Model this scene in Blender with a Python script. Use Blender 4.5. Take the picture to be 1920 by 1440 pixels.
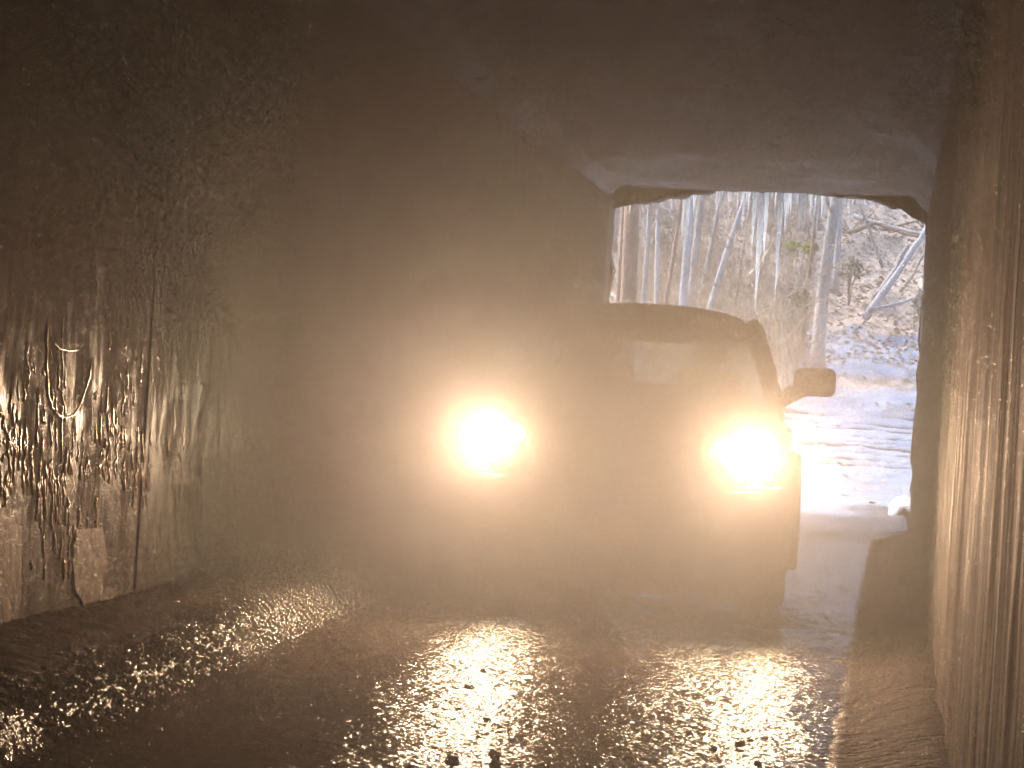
import bpy, bmesh, math, random
import numpy as np
from mathutils import Vector, Matrix

for _o in list(bpy.data.objects):
    bpy.data.objects.remove(_o)
random.seed(7)
rng = np.random.default_rng(11)
scene = bpy.context.scene
COL = scene.collection

# ------------------------------------------------------------------ camera
FPX, ROLL, VPU, VPV, CAMZ = 3000.0, math.radians(3.6), 718.0, 9.0, 1.25
PSI = math.atan(VPU / FPX)
PITCH = math.atan(VPV / FPX)
CAM = Vector((0, 0, CAMZ))
fwd = Vector((-math.sin(PSI) * math.cos(PITCH), math.cos(PSI) * math.cos(PITCH), math.sin(PITCH)))
rgt0 = fwd.cross(Vector((0, 0, 1))).normalized()
up0 = rgt0.cross(fwd).normalized()
# the camera leans a little anticlockwise, so the place leans clockwise in the picture
cx = rgt0 * math.cos(ROLL) + up0 * math.sin(ROLL)
cyv = up0 * math.cos(ROLL) - rgt0 * math.sin(ROLL)
cam_d = bpy.data.cameras.new('camera')
cam_d.sensor_width = 36.0
cam_d.lens = 36.0 * FPX / 1920.0
cam_d.clip_start = 0.05
cam_d.clip_end = 1000
cam = bpy.data.objects.new('camera', cam_d)
COL.objects.link(cam)
cam.matrix_world = Matrix(((cx.x, cyv.x, -fwd.x, CAM.x), (cx.y, cyv.y, -fwd.y, CAM.y),
                           (cx.z, cyv.z, -fwd.z, CAM.z), (0, 0, 0, 1)))
scene.camera = cam

def ray(px, py):
    dx, dy = px - 960.0, 720.0 - py
    return (fwd * FPX + cx * dx + cyv * dy).normalized()
def atY(px, py, Y):
    d = ray(px, py); return CAM + d * (Y / d.y)
def atX(px, py, X):
    d = ray(px, py); return CAM + d * (X / d.x)
def atZ(px, py, Z):
    d = ray(px, py); return CAM + d * ((Z - CAMZ) / d.z)

# ------------------------------------------------------------------ world, sun, exposure
SUN_EL, SUN_AZ = math.radians(42), math.radians(291)      # from the left and a little ahead
w = bpy.data.worlds.new('World'); scene.world = w; w.use_nodes = True
nt = w.node_tree
bg = nt.nodes['Background']
sky = nt.nodes.new('ShaderNodeTexSky'); sky.sky_type = 'NISHITA'; sky.sun_disc = False
sky.sun_elevation = SUN_EL; sky.sun_rotation = SUN_AZ
nt.links.new(sky.outputs[0], bg.inputs[0]); bg.inputs[1].default_value = 0.15
sun_d = bpy.data.lights.new('sun', 'SUN'); sun_d.energy = 3.3; sun_d.angle = math.radians(12)
sun_d.color = (1, 0.95, 0.88)
sun = bpy.data.objects.new('sun', sun_d); COL.objects.link(sun)
sdir = Vector((math.sin(SUN_AZ) * math.cos(SUN_EL), math.cos(SUN_AZ) * math.cos(SUN_EL), math.sin(SUN_EL)))
sun.rotation_euler = sdir.to_track_quat('Z', 'Y').to_euler()
sun.location = (0, 10, 30)
vs = scene.view_settings
vs.view_transform = 'Standard'; vs.look = 'None'; vs.gamma = 1.0; vs.use_curve_mapping = False
vs.exposure = 2.45
HEAD_W = 104.0          # headlight beam power
HAZE = 0.0112  # density of the air added for the glow round the headlights
cy = scene.cycles
cy.use_denoising = True; cy.denoising_input_passes = 'RGB'      # guided passes would print hidden surfaces onto the haze
cy.use_adaptive_sampling = True; cy.adaptive_threshold = 0.025; cy.adaptive_min_samples = 24
cy.max_bounces = 5; cy.diffuse_bounces = 2; cy.glossy_bounces = 2; cy.transmission_bounces = 4
cy.transparent_max_bounces = 10; cy.volume_bounces = 0
cy.sample_clamp_indirect = 8.0
cy.caustics_reflective = False; cy.caustics_refractive = False

# ------------------------------------------------------------------ helpers
def link(o, parent=None):
    COL.objects.link(o)
    if parent is not None:
        o.parent = parent
    return o
def tag(o, label=None, cat=None, group=None, kind=None):
    if label: o['label'] = label
    if cat: o['category'] = cat
    if group: o['group'] = group
    if kind: o['kind'] = kind
    return o
def empty(name, loc=(0, 0, 0), rz=0.0):
    o = bpy.data.objects.new(name, None); o.location = loc; o.rotation_euler = (0, 0, rz)
    o.empty_display_size = 0.2
    return link(o)
def mesh_obj(name, verts, faces, mat, parent=None, smooth=False, origin=None):
    me = bpy.data.meshes.new(name)
    if origin is not None:
        ox = Vector(origin); verts = [tuple(Vector(v) - ox) for v in verts]
    me.from_pydata([tuple(map(float, v)) for v in verts], [], [tuple(map(int, f)) for f in faces])
    if smooth:
        me.polygons.foreach_set('use_smooth', [True] * len(me.polygons))
    me.materials.append(mat)
    me.update()
    o = bpy.data.objects.new(name, me)
    if origin is not None: o.location = origin
    return link(o, parent)
def bm_obj(name, bm, mat, parent=None, smooth=False):
    bmesh.ops.recalc_face_normals(bm, faces=bm.faces)
    me = bpy.data.meshes.new(name); bm.to_mesh(me); bm.free()
    if smooth:
        me.polygons.foreach_set('use_smooth', [True] * len(me.polygons))
    me.materials.append(mat); me.update()
    return link(bpy.data.objects.new(name, me), parent)
def box_bm(bm, x0, x1, y0, y1, z0, z1, bevel=0.0, seg=2):
    r = bmesh.ops.create_cube(bm, size=1.0)
    for v in r['verts']:
        v.co = Vector(((x0 + x1) / 2 + v.co.x * (x1 - x0), (y0 + y1) / 2 + v.co.y * (y1 - y0), (z0 + z1) / 2 + v.co.z * (z1 - z0)))
    if bevel > 0:
        es = list({e for v in r['verts'] for e in v.link_edges})
        bmesh.ops.bevel(bm, geom=es, offset=bevel, segments=seg, affect='EDGES', profile=0.5)
def box(name, x0, x1, y0, y1, z0, z1, mat, parent=None, bevel=0.0, seg=2, smooth=False):
    bm = bmesh.new(); box_bm(bm, x0, x1, y0, y1, z0, z1, bevel, seg)
    return bm_obj(name, bm, mat, parent, smooth)
def tube_geo(path, radii, sides=8, cap=True, V=None, F=None, jag=0.0):
    V = [] if V is None else V; F = [] if F is None else F
    base = len(V); n = len(path)
    prev = None
    for i, p in enumerate(path):
        p = Vector(p)
        t = (Vector(path[min(i + 1, n - 1)]) - Vector(path[max(i - 1, 0)]))
        if t.length < 1e-9: t = Vector((0, 0, 1))
        t.normalize()
        a = Vector((1, 0, 0)) if abs(t.x) < 0.8 else Vector((0, 1, 0))
        if prev is None: s = t.cross(a).normalized()
        else:
            s = (prev - t * prev.dot(t))
            s = s.normalized() if s.length > 1e-6 else t.cross(a).normalized()
        prev = s; b = t.cross(s)
        for k in range(sides):
            an = 2 * math.pi * k / sides
            rr = radii[i] * (1 + (random.uniform(-jag, jag) if jag else 0))
            q = p + (s * math.cos(an) + b * math.sin(an)) * rr
            V.append((q.x, q.y, q.z))
    for i in range(n - 1):
        for k in range(sides):
            a0 = base + i * sides + k; a1 = base + i * sides + (k + 1) % sides
            F.append((a0, a1, a1 + sides, a0 + sides))
    if cap:
        F.append(tuple(base + k for k in reversed(range(sides))))
        F.append(tuple(base + (n - 1) * sides + k for k in range(sides)))
    return V, F

def _hash(ix, iy, seed):
    h = (ix.astype(np.int64) * 374761393 + iy.astype(np.int64) * 668265263 + seed * 974634777) & 0xFFFFFFFF
    h = ((h ^ (h >> 13)) * 1274126177) & 0xFFFFFFFF
    h = (h ^ (h >> 16)) & 0xFFFF
    return h / 65535.0
def vn(x, y, seed=0):
    x = np.asarray(x, float); y = np.asarray(y, float)
    ix = np.floor(x); iy = np.floor(y); fx = x - ix; fy = y - iy
    fx = fx * fx * (3 - 2 * fx); fy = fy * fy * (3 - 2 * fy)
    a = _hash(ix, iy, seed); b = _hash(ix + 1, iy, seed); c = _hash(ix, iy + 1, seed); d = _hash(ix + 1, iy + 1, seed)
    return (a * (1 - fx) + b * fx) * (1 - fy) + (c * (1 - fx) + d * fx) * fy
def fbm(x, y, seed=0, oct=4):
    s = 0; a = 0.5
    for i in range(oct):
        s = s + a * vn(np.asarray(x) * 2 ** i, np.asarray(y) * 2 ** i, seed + i * 17); a *= 0.5
    return s
def sstep(a, b, x):
    t = np.clip((np.asarray(x, float) - a) / (b - a), 0, 1); return t * t * (3 - 2 * t)
def grid_faces(nu, nv, flip=False):
    i, j = np.meshgrid(np.arange(nu - 1), np.arange(nv - 1), indexing='ij')
    a = (i * nv + j).ravel()
    f = np.stack([a, a + nv, a + nv + 1, a + 1], 1)
    return f[:, ::-1] if flip else f
def fast_mesh(name, P, F, mat, parent=None, smooth=True, attrs=None):
    me = bpy.data.meshes.new(name)
    P = np.asarray(P, np.float32); F = np.asarray(F, np.int32)
    n, k = F.shape
    me.vertices.add(len(P)); me.vertices.foreach_set('co', P.ravel())
    me.loops.add(n * k); me.loops.foreach_set('vertex_index', F.ravel())
    me.polygons.add(n); me.polygons.foreach_set('loop_start', np.arange(0, n * k, k, dtype=np.int32))
    me.polygons.foreach_set('loop_total', np.full(n, k, np.int32))
    me.polygons.foreach_set('use_smooth', np.full(n, smooth))
    me.update(calc_edges=True)
    for an, arr in (attrs or {}).items():
        at = me.attributes.new(an, 'FLOAT', 'POINT'); at.data.foreach_set('value', np.asarray(arr, np.float32))
    me.validate()
    me.materials.append(mat)
    return link(bpy.data.objects.new(name, me), parent)

# ---------------------------------------------------------------- materials
class NT:
    def __init__(s, name):
        s.m = bpy.data.materials.new(name); s.m.use_nodes = True
        s.t = s.m.node_tree; s.b = s.t.nodes['Principled BSDF']; s.out = s.t.nodes['Material Output']
        s._pos = None
    def n(s, typ, **kw):
        o = s.t.nodes.new(typ)
        for k, v in kw.items(): setattr(o, k, v)
        return o
    def l(s, a, b): s.t.links.new(a, b)
    def pos(s, sc=(1, 1, 1), obj=False):
        mp = s.n('ShaderNodeMapping'); mp.inputs['Scale'].default_value = sc
        if obj:
            tc = s.n('ShaderNodeTexCoord'); s.l(tc.outputs['Object'], mp.inputs[0])
        else:
            g = s.n('ShaderNodeNewGeometry'); s.l(g.outputs['Position'], mp.inputs[0])
        return mp.outputs[0]
    def noise(s, sc, scale=1.0, detail=4, rough=0.55, obj=False, dist=0.0):
        t = s.n('ShaderNodeTexNoise'); t.inputs['Scale'].default_value = scale
        t.inputs['Detail'].default_value = detail; t.inputs['Roughness'].default_value = rough
        t.inputs['Distortion'].default_value = dist
        s.l(s.pos(sc, obj), t.inputs['Vector']); return t.outputs[0]
    def voro(s, sc, scale=1.0, feat='F1', obj=False):
        t = s.n('ShaderNodeTexVoronoi', feature=feat); t.inputs['Scale'].default_value = scale
        s.l(s.pos(sc, obj), t.inputs['Vector']); return t.outputs['Distance']
    def ramp(s, fac, stops):
        r = s.n('ShaderNodeValToRGB'); e = r.color_ramp.elements
        while len(e) < len(stops): e.new(0.5)
        for q, (p, c) in zip(e, stops):
            q.position = p
            q.color = (c, c, c, 1) if not hasattr(c, '__len__') else (*c, 1)
        s.l(fac, r.inputs[0]); return r.outputs[0]
    def mix(s, fac, a, b, mode='MIX'):
        m = s.n('ShaderNodeMix', data_type='RGBA', blend_type=mode)
        for sock, v in ((m.inputs[0], fac), (m.inputs[6], a), (m.inputs[7], b)):
            if isinstance(v, (int, float)): sock.default_value = v
            elif isinstance(v, tuple): sock.default_value = (*v, 1)
            else: s.l(v, sock)
        return m.outputs[2]
    def math(s, op, a, b=0.0):
        m = s.n('ShaderNodeMath', operation=op)
        for sock, v in ((m.inputs[0], a), (m.inputs[1], b)):
            if isinstance(v, (int, float)): sock.default_value = v
            else: s.l(v, sock)
        return m.outputs[0]
    def attr(s, name):
        a = s.n('ShaderNodeAttribute'); a.attribute_name = name; return a.outputs['Fac']
    def set(s, **kw):
        for k, v in kw.items():
            sock = s.b.inputs[k.replace('_', ' ')]
            if isinstance(v, (int, float)): sock.default_value = v
            elif isinstance(v, tuple): sock.default_value = (*v, 1) if len(v) == 3 else v
            else: s.l(v, sock)
        return s
    def bump(s, h, strength=0.5, dist=0.01, chain=None):
        b = s.n('ShaderNodeBump'); b.inputs['Strength'].default_value = strength; b.inputs['Distance'].default_value = dist
        s.l(h, b.inputs['Height'])
        if chain is not None: s.l(chain, b.inputs['Normal'])
        s.l(b.outputs[0], s.b.inputs['Normal']); return b.outputs[0]

def mat_simple(name, col, rough=0.5, metal=0.0, var=0.25, sc=20.0, bump=0.0, obj=True, spec=0.5, coat=0.0):
    t = NT(name)
    n1 = t.noise((1, 1, 1), sc, 4, obj=obj)
    dark = tuple(c * (1 - var) for c in col); light = tuple(min(1, c * (1 + var)) for c in col)
    t.set(Base_Color=t.ramp(n1, [(0.3, dark), (0.7, light)]), Metallic=metal)
    t.set(Roughness=t.ramp(n1, [(0.3, max(0.02, rough * 0.8)), (0.7, min(1, rough * 1.2))]))
    t.b.inputs['Specular IOR Level'].default_value = spec
    t.b.inputs['Coat Weight'].default_value = coat
    if bump: t.bump(n1, bump, 0.01)
    return t.m

def mat_wall(name, right=False):
    """wet concrete: dark stains and pale lime bloom in vertical runs, wet films that glint"""
    t = NT(name)
    ky = 3.0 if not right else 5.0
    streak = t.noise((1, ky, 0.35), 1.6, 6, 0.62)
    big = t.noise((1, 0.8, 0.6), 0.8, 4, 0.6)
    fine = t.noise((1, 1, 0.6), 70, 4, 0.65)
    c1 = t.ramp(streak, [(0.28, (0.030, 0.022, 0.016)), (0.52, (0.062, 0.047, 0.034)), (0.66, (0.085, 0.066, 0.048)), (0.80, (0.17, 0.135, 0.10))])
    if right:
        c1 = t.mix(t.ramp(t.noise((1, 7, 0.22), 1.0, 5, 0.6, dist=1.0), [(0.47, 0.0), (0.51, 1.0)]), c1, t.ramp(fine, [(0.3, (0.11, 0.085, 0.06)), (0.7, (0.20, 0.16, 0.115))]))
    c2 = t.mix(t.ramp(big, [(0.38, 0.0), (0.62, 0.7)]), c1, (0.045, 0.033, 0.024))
    c3 = t.mix(0.3, c2, t.ramp(fine, [(0.3, 0.025), (0.7, 0.11)]))
    t.set(Base_Color=c3)
    film = t.noise((1, 14, 3.2) if not right else (1, 11, 0.5), 1.0, 5, 0.65)
    t.set(Roughness=t.ramp(film, [(0.36, 0.30), (0.46, 0.5), (0.60, 0.8)] if not right else [(0.34, 0.62), (0.5, 0.8), (0.62, 0.95)]))
    sx = t.n('ShaderNodeSeparateXYZ'); t.l(t.pos(), sx.inputs[0])
    if not right:
        low = t.ramp(t.math('ADD', t.math('MULTIPLY', sx.outputs[2], 0.3), t.math('MULTIPLY', streak, 0.5)), [(0.55, 0.0), (0.75, 1.0)])
        t.set(Roughness=t.mix(low, t.ramp(film, [(0.36, 0.30), (0.46, 0.5), (0.60, 0.8)]), (0.92, 0.92, 0.92)))
    t.set(Specular_IOR_Level=t.ramp(film, [(0.40, 0.22), (0.55, 0.06)] if not right else [(0.42, 0.06), (0.60, 0.02)]))
    if right:
        b1 = t.bump(t.noise((1, 26, 1.4), 1.0, 4, 0.6), 0.4, 0.015)
    else:
        h1 = t.noise((1, 20, 8), 1.0, 5, 0.7)
        b1 = t.bump(h1, 0.3, 0.010)
    t.bump(fine, 0.2, 0.003, b1)
    return t.m
def mat_concrete(name):
    t = NT(name)
    streak = t.noise((0.8, 4, 1), 1.6, 5, 0.6); big = t.noise((1, 1, 0.6), 0.7, 4, 0.6); fine = t.noise((1, 1, 1), 60, 3, 0.6)
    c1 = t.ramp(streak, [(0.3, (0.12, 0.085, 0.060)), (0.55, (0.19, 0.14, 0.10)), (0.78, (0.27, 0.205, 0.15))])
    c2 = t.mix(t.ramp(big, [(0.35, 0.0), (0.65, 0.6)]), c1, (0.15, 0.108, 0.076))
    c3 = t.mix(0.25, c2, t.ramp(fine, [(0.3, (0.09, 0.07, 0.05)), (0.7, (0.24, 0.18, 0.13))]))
    t.set(Base_Color=c3, Roughness=t.ramp(big, [(0.3, 0.55), (0.5, 0.85)]))
    b1 = t.bump(t.noise((5, 22, 1), 1.0, 4, 0.6), 0.4, 0.010)
    t.bump(fine, 0.35, 0.004, b1)
    return t.m
M = {}
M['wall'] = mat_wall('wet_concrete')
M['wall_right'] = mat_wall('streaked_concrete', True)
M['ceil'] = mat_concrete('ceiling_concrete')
M['headwall'] = mat_concrete('dry_concrete')

def mat_floor():
    t = NT('wet_gravel_road')
    big = t.noise((1, 1, 1), 0.9, 4)
    med = t.noise((1, 0.55, 1), 9, 4)
    peb = t.voro((0.75, 1.25, 1), 33)
    peb2 = t.voro((0.8, 1.2, 1), 95)
    c = t.ramp(big, [(0.3, (0.022, 0.016, 0.012)), (0.7, (0.05, 0.038, 0.028))])
    c = t.mix(t.ramp(med, [(0.4, 0.0), (0.7, 0.5)]), c, (0.07, 0.053, 0.038))
    t.set(Base_Color=c)
    dry = t.ramp(t.math('ADD', t.attr('dry'), t.math('MULTIPLY', t.math('SUBTRACT', med, 0.5), 0.7)), [(0.2, 0.0), (0.8, 1.0)])
    t.set(Roughness=t.mix(dry, t.ramp(big, [(0.35, 0.08), (0.65, 0.16)]), (0.8, 0.8, 0.8)))
    t.set(Specular_IOR_Level=t.ramp(dry, [(0.0, 0.09), (1.0, 0.03)]))
    b1 = t.bump(t.ramp(peb, [(0.0, 1.0), (0.6, 0.0)]), 0.6, 0.007)
    b2 = t.bump(t.ramp(peb2, [(0.0, 1.0), (0.6, 0.0)]), 0.35, 0.003, b1)
    t.bump(t.noise((0.40, 1.25, 1), 20, 3, 0.6), 1.0, 0.026, b2)
    return t.m
M['floor'] = mat_floor()

def mat_ground():
    t = NT('winter_ground')
    snow = t.attr('snow'); mud = t.attr('mud')
    n1 = t.noise((1, 1, 1), 14, 5, 0.65); n2 = t.noise((1, 1, 1), 2.2, 5, 0.6); n3 = t.noise((1, 1, 1), 60, 3)
    leaf = t.ramp(n1, [(0.3, (0.19, 0.145, 0.115)), (0.5, (0.38, 0.31, 0.26)), (0.7, (0.56, 0.50, 0.45))])
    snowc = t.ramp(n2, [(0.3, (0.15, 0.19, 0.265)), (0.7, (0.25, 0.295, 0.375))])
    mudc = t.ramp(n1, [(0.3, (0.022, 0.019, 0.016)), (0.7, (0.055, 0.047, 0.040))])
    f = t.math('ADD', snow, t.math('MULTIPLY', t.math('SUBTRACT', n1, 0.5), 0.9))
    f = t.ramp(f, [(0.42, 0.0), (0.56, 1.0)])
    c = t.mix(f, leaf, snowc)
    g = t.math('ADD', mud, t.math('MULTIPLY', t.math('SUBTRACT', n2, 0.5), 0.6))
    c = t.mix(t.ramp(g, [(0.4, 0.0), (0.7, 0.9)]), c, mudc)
    t.set(Base_Color=c)
    t.set(Roughness=t.ramp(f, [(0.0, 0.8), (1.0, 0.38)]))
    b1 = t.bump(n1, 0.6, 0.05); t.bump(n3, 0.4, 0.015, b1)
    return t.m
M['ground'] = mat_ground()

def mat_ice(name, col, trans, rough):
    t = NT(name)
    n1 = t.noise((1, 1, 0.25), 40, 3, obj=False)
    t.set(Base_Color=t.ramp(n1, [(0.3, tuple(c * 0.86 for c in col)), (0.7, col)]), Roughness=rough)
    t.b.inputs['Transmission Weight'].default_value = trans
    t.b.inputs['IOR'].default_value = 1.31
    t.bump(n1, 0.4, 0.006)
    return t.m
def mat_icicle():
    t = NT('icicle_ice')
    n1 = t.noise((1, 1, 0.25), 40, 3)
    col = t.ramp(n1, [(0.3, (0.86, 0.92, 0.96)), (0.7, (0.98, 0.99, 1.0))])
    tl = t.n('ShaderNodeBsdfTranslucent'); t.l(col, tl.inputs[0])
    df = t.n('ShaderNodeBsdfDiffuse'); t.l(col, df.inputs[0])
    gl = t.n('ShaderNodeBsdfGlossy'); gl.inputs['Roughness'].default_value = 0.12
    m1 = t.n('ShaderNodeMixShader'); m1.inputs[0].default_value = 0.35; t.l(tl.outputs[0], m1.inputs[1]); t.l(df.outputs[0], m1.inputs[2])
    m2 = t.n('ShaderNodeMixShader'); m2.inputs[0].default_value = 0.08; t.l(m1.outputs[0], m2.inputs[1]); t.l(gl.outputs[0], m2.inputs[2])
    t.l(m2.outputs[0], t.out.inputs[0]); return t.m
M['icicle'] = mat_icicle()
M['ice'] = mat_ice('white_ice', (0.74, 0.80, 0.87), 0.1, 0.2)
def mat_rock():
    t = NT('portal_rock')
    n1 = t.noise((1, 1, 1), 5, 6, 0.65); n2 = t.voro((1, 1, 1), 7)
    t.set(Base_Color=t.ramp(n1, [(0.3, (0.06, 0.05, 0.04)), (0.7, (0.22, 0.18, 0.14))]), Roughness=0.6)
    b = t.bump(n2, 0.5, 0.05); t.bump(n1, 0.6, 0.04, b)
    return t.m
M['rock'] = mat_rock()
def mat_bark(name, dark, light, sc=1.0):
    t = NT(name)
    n1 = t.noise((9, 9, 1.4), 2.0 * sc, 5, 0.65); n2 = t.noise((1, 1, 1), 1.2, 3)
    c = t.ramp(n1, [(0.3, dark), (0.68, light)])
    c = t.mix(t.ramp(n2, [(0.45, 0.0), (0.7, 0.5)]), c, tuple(min(1, x * 1.25) for x in light))
    t.set(Base_Color=c, Roughness=0.85)
    t.bump(n1, 0.9, 0.03)
    return t.m
M['bark_grey'] = mat_bark('grey_bark', (0.10, 0.09, 0.085), (0.34, 0.32, 0.31))
M['bark_brown'] = mat_bark('brown_bark', (0.07, 0.045, 0.032), (0.27, 0.19, 0.145))
M['bark_pale'] = mat_bark('pale_bark', (0.18, 0.175, 0.185), (0.40, 0.39, 0.41))
M['twig'] = mat_bark('twig_bark', (0.12, 0.09, 0.07), (0.36, 0.29, 0.23))
M['straw'] = mat_simple('dry_straw', (0.52, 0.42, 0.26), 0.8, var=0.4, sc=3, obj=False)
M['leaf_litter'] = None
def mat_leaf(name, stops):
    t = NT(name)
    n = t.noise((1, 1, 1), 31, 2, obj=False)
    t.set(Base_Color=t.ramp(n, stops), Roughness=0.7)
    return t.m
M['leaf_litter'] = mat_leaf('dead_leaves', [(0.3, (0.14, 0.09, 0.065)), (0.48, (0.31, 0.215, 0.16)), (0.6, (0.46, 0.355, 0.28)), (0.75, (0.60, 0.53, 0.48))])
M['leaf_green'] = mat_leaf('yellow_green_leaves', [(0.3, (0.14, 0.22, 0.03)), (0.7, (0.42, 0.50, 0.08))])
M['leaf_dull'] = mat_leaf('dull_green_leaves', [(0.3, (0.06, 0.085, 0.05)), (0.7, (0.16, 0.19, 0.12))])
M['calcite'] = mat_simple('pale_calcite', (0.36, 0.29, 0.21), 0.24, var=0.5, sc=30, obj=False, spec=1.0, bump=0.3)
M['stone'] = mat_simple('dark_stone', (0.055, 0.045, 0.038), 0.55, var=0.4, sc=25, bump=0.5, obj=False)
# truck
M['paint'] = mat_simple('dark_truck_paint', (0.012, 0.011, 0.010), 0.38, var=0.3, sc=2.5, coat=0.2, spec=0.3)
M['plastic'] = mat_simple('black_plastic', (0.020, 0.019, 0.018), 0.55, var=0.2, sc=40)
M['chrome'] = mat_simple('chrome_trim', (0.50, 0.50, 0.50), 0.26, metal=1.0, var=0.1, sc=8)
M['rubber'] = mat_simple('tyre_rubber', (0.018, 0.017, 0.016), 0.8, var=0.3, sc=30, bump=0.3)
M['alloy'] = mat_simple('wheel_alloy', (0.30, 0.30, 0.30), 0.35, metal=1.0, var=0.15, sc=12)
M['cloth'] = mat_simple('seat_cloth', (0.05, 0.046, 0.042), 0.9, var=0.25, sc=60)
M['plate'] = mat_simple('number_plate', (0.62, 0.58, 0.45), 0.4, var=0.08, sc=10)
def mat_glass():
    t = NT('window_glass')
    tr = t.n('ShaderNodeBsdfTransparent'); tr.inputs[0].default_value = (0.74, 0.76, 0.74, 1)
    gl = t.n('ShaderNodeBsdfGlossy'); gl.inputs['Roughness'].default_value = 0.03
    lw = t.n('ShaderNodeLayerWeight'); lw.inputs[0].default_value = 0.5
    fac = t.math('ADD', t.math('MULTIPLY', t.math('POWER', lw.outputs['Facing'], 4.0), 0.5), 0.03)
    nn = t.noise((1, 1, 1), 3, 2, obj=True)
    f = t.math('MULTIPLY', fac, t.ramp(nn, [(0.3, 0.85), (0.7, 1.0)]))
    mx = t.n('ShaderNodeMixShader'); t.l(f, mx.inputs[0]); t.l(tr.outputs[0], mx.inputs[1]); t.l(gl.outputs[0], mx.inputs[2])
    t.l(mx.outputs[0], t.out.inputs[0]); return t.m
M['glass'] = mat_glass()
def mat_emit(name, col, s):
    t = NT(name)
    n = t.noise((1, 1, 1), 18, 2, obj=True)
    e = t.n('ShaderNodeEmission'); e.inputs[0].default_value = (*col, 1)
    t.l(t.math('MULTIPLY', t.ramp(n, [(0.3, 0.8), (0.7, 1.0)]), s), e.inputs[1])
    t.m.cycles.emission_sampling = 'NONE'
    t.l(e.outputs[0], t.out.inputs[0]); return t.m
M['lamp'] = mat_emit('headlamp_glow', (1.0, 0.80, 0.52), 80.0)
M['lamp_dim'] = mat_emit('headlamp_side_glow', (1.0, 0.76, 0.45), 40.0)
M['amber'] = mat_emit('amber_marker_glow', (1.0, 0.30, 0.05), 1.6)

# ---------------------------------------------------------------- the tunnel
XL, XR, ZC, CHL, CHR = -3.5, 0.25, 3.80, 0.14, 0.23
Y0, Y1 = -24.0, 19.1
tunnel = empty('tunnel', (0, 0, 0))
tag(tunnel, 'dark concrete box tunnel with chamfered ceiling corners and streaked wet walls', 'tunnel')

def wall_h(Y, Z):
    """relief of the left wall: slow waves, small lumps low down, patches where the old render has come away"""
    h = (fbm(Y * 1.5, Z * 0.7, 3) - 0.5) * 0.020 + (fbm(Y * 12, Z * 4.5, 9) - 0.5) * 0.009 * sstep(2.6, 1.4, Z)
    return h - 0.014 * sstep(0.53, 0.56, fbm(Y * 1.6, Z * 0.8, 21)) * sstep(2.0, 1.2, Z)
def on_wall(V, flat, lift):
    A = np.array([tuple(v) for v in V], float)
    A[:, 0] = XL + np.maximum(wall_h(A[:, 1], A[:, 2]), -0.006) + lift + (A[:, 0] - XL - 0.004) * flat
    return [tuple(v) for v in A]
def wall_panel(side, y0, y1):
    gap = 0.006
    ya, yb = y0 + gap, y1 - gap
    X = XL if side < 0 else XR
    CH = CHL if side < 0 else CHR
    near = yb > 1.5
    dy, dz = (0.028, 0.04) if near else (0.5, 0.4)
    ys = np.linspace(ya, yb, max(3, int((yb - ya) / dy))); zs = np.linspace(-0.25, ZC - CH, max(3, int((ZC - CH) / dz)))
    Y, Z = np.meshgrid(ys, zs, indexing='ij')
    if side < 0:
        h = wall_h(Y, Z)
    else:
        rid = fbm(Y * 5.5, Z * 0.10 + 3, 33) + 0.5 * fbm(Y * 15, Z * 0.2, 35)
        h = (rid - 0.72) * 0.020 + (fbm(Y * 3, Z * 1.3, 39) - 0.5) * 0.018 + (fbm(Y * 14, Z * 5, 40) - 0.5) * 0.006
    e = np.minimum(np.minimum(Y - ya, yb - Y) / 0.02, 1.0)
    h = h * np.clip(e, 0, 1)
    P = np.stack([X - side * h, Y, Z], -1).reshape(-1, 3)
    F = grid_faces(len(ys), len(zs), flip=side > 0)
    # thickness: four edge strips and a back
    n = len(P); nv = len(zs); nu = len(ys)
    back = np.array([[X + side * 0.30, y, z] for y in (ya, yb) for z in (zs[0], zs[-1])])
    loop = [i * nv for i in range(nu)] + [(nu - 1) * nv + j for j in range(1, nv)] + [i * nv + nv - 1 for i in range(nu - 2, -1, -1)] + [j for j in range(nv - 2, 0, -1)]
    edge = P[loop].copy(); edge[:, 0] = X + side * 0.30
    P = np.vstack([P, edge]); m = len(loop)
    S = [[loop[k], loop[(k + 1) % m], n + (k + 1) % m, n + k] for k in range(m)]
    F = np.vstack([F, np.array(S)])
    o = fast_mesh('wall_panel', P, F, M['wall'] if side < 0 else M['wall_right'], tunnel)
    return o
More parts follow.
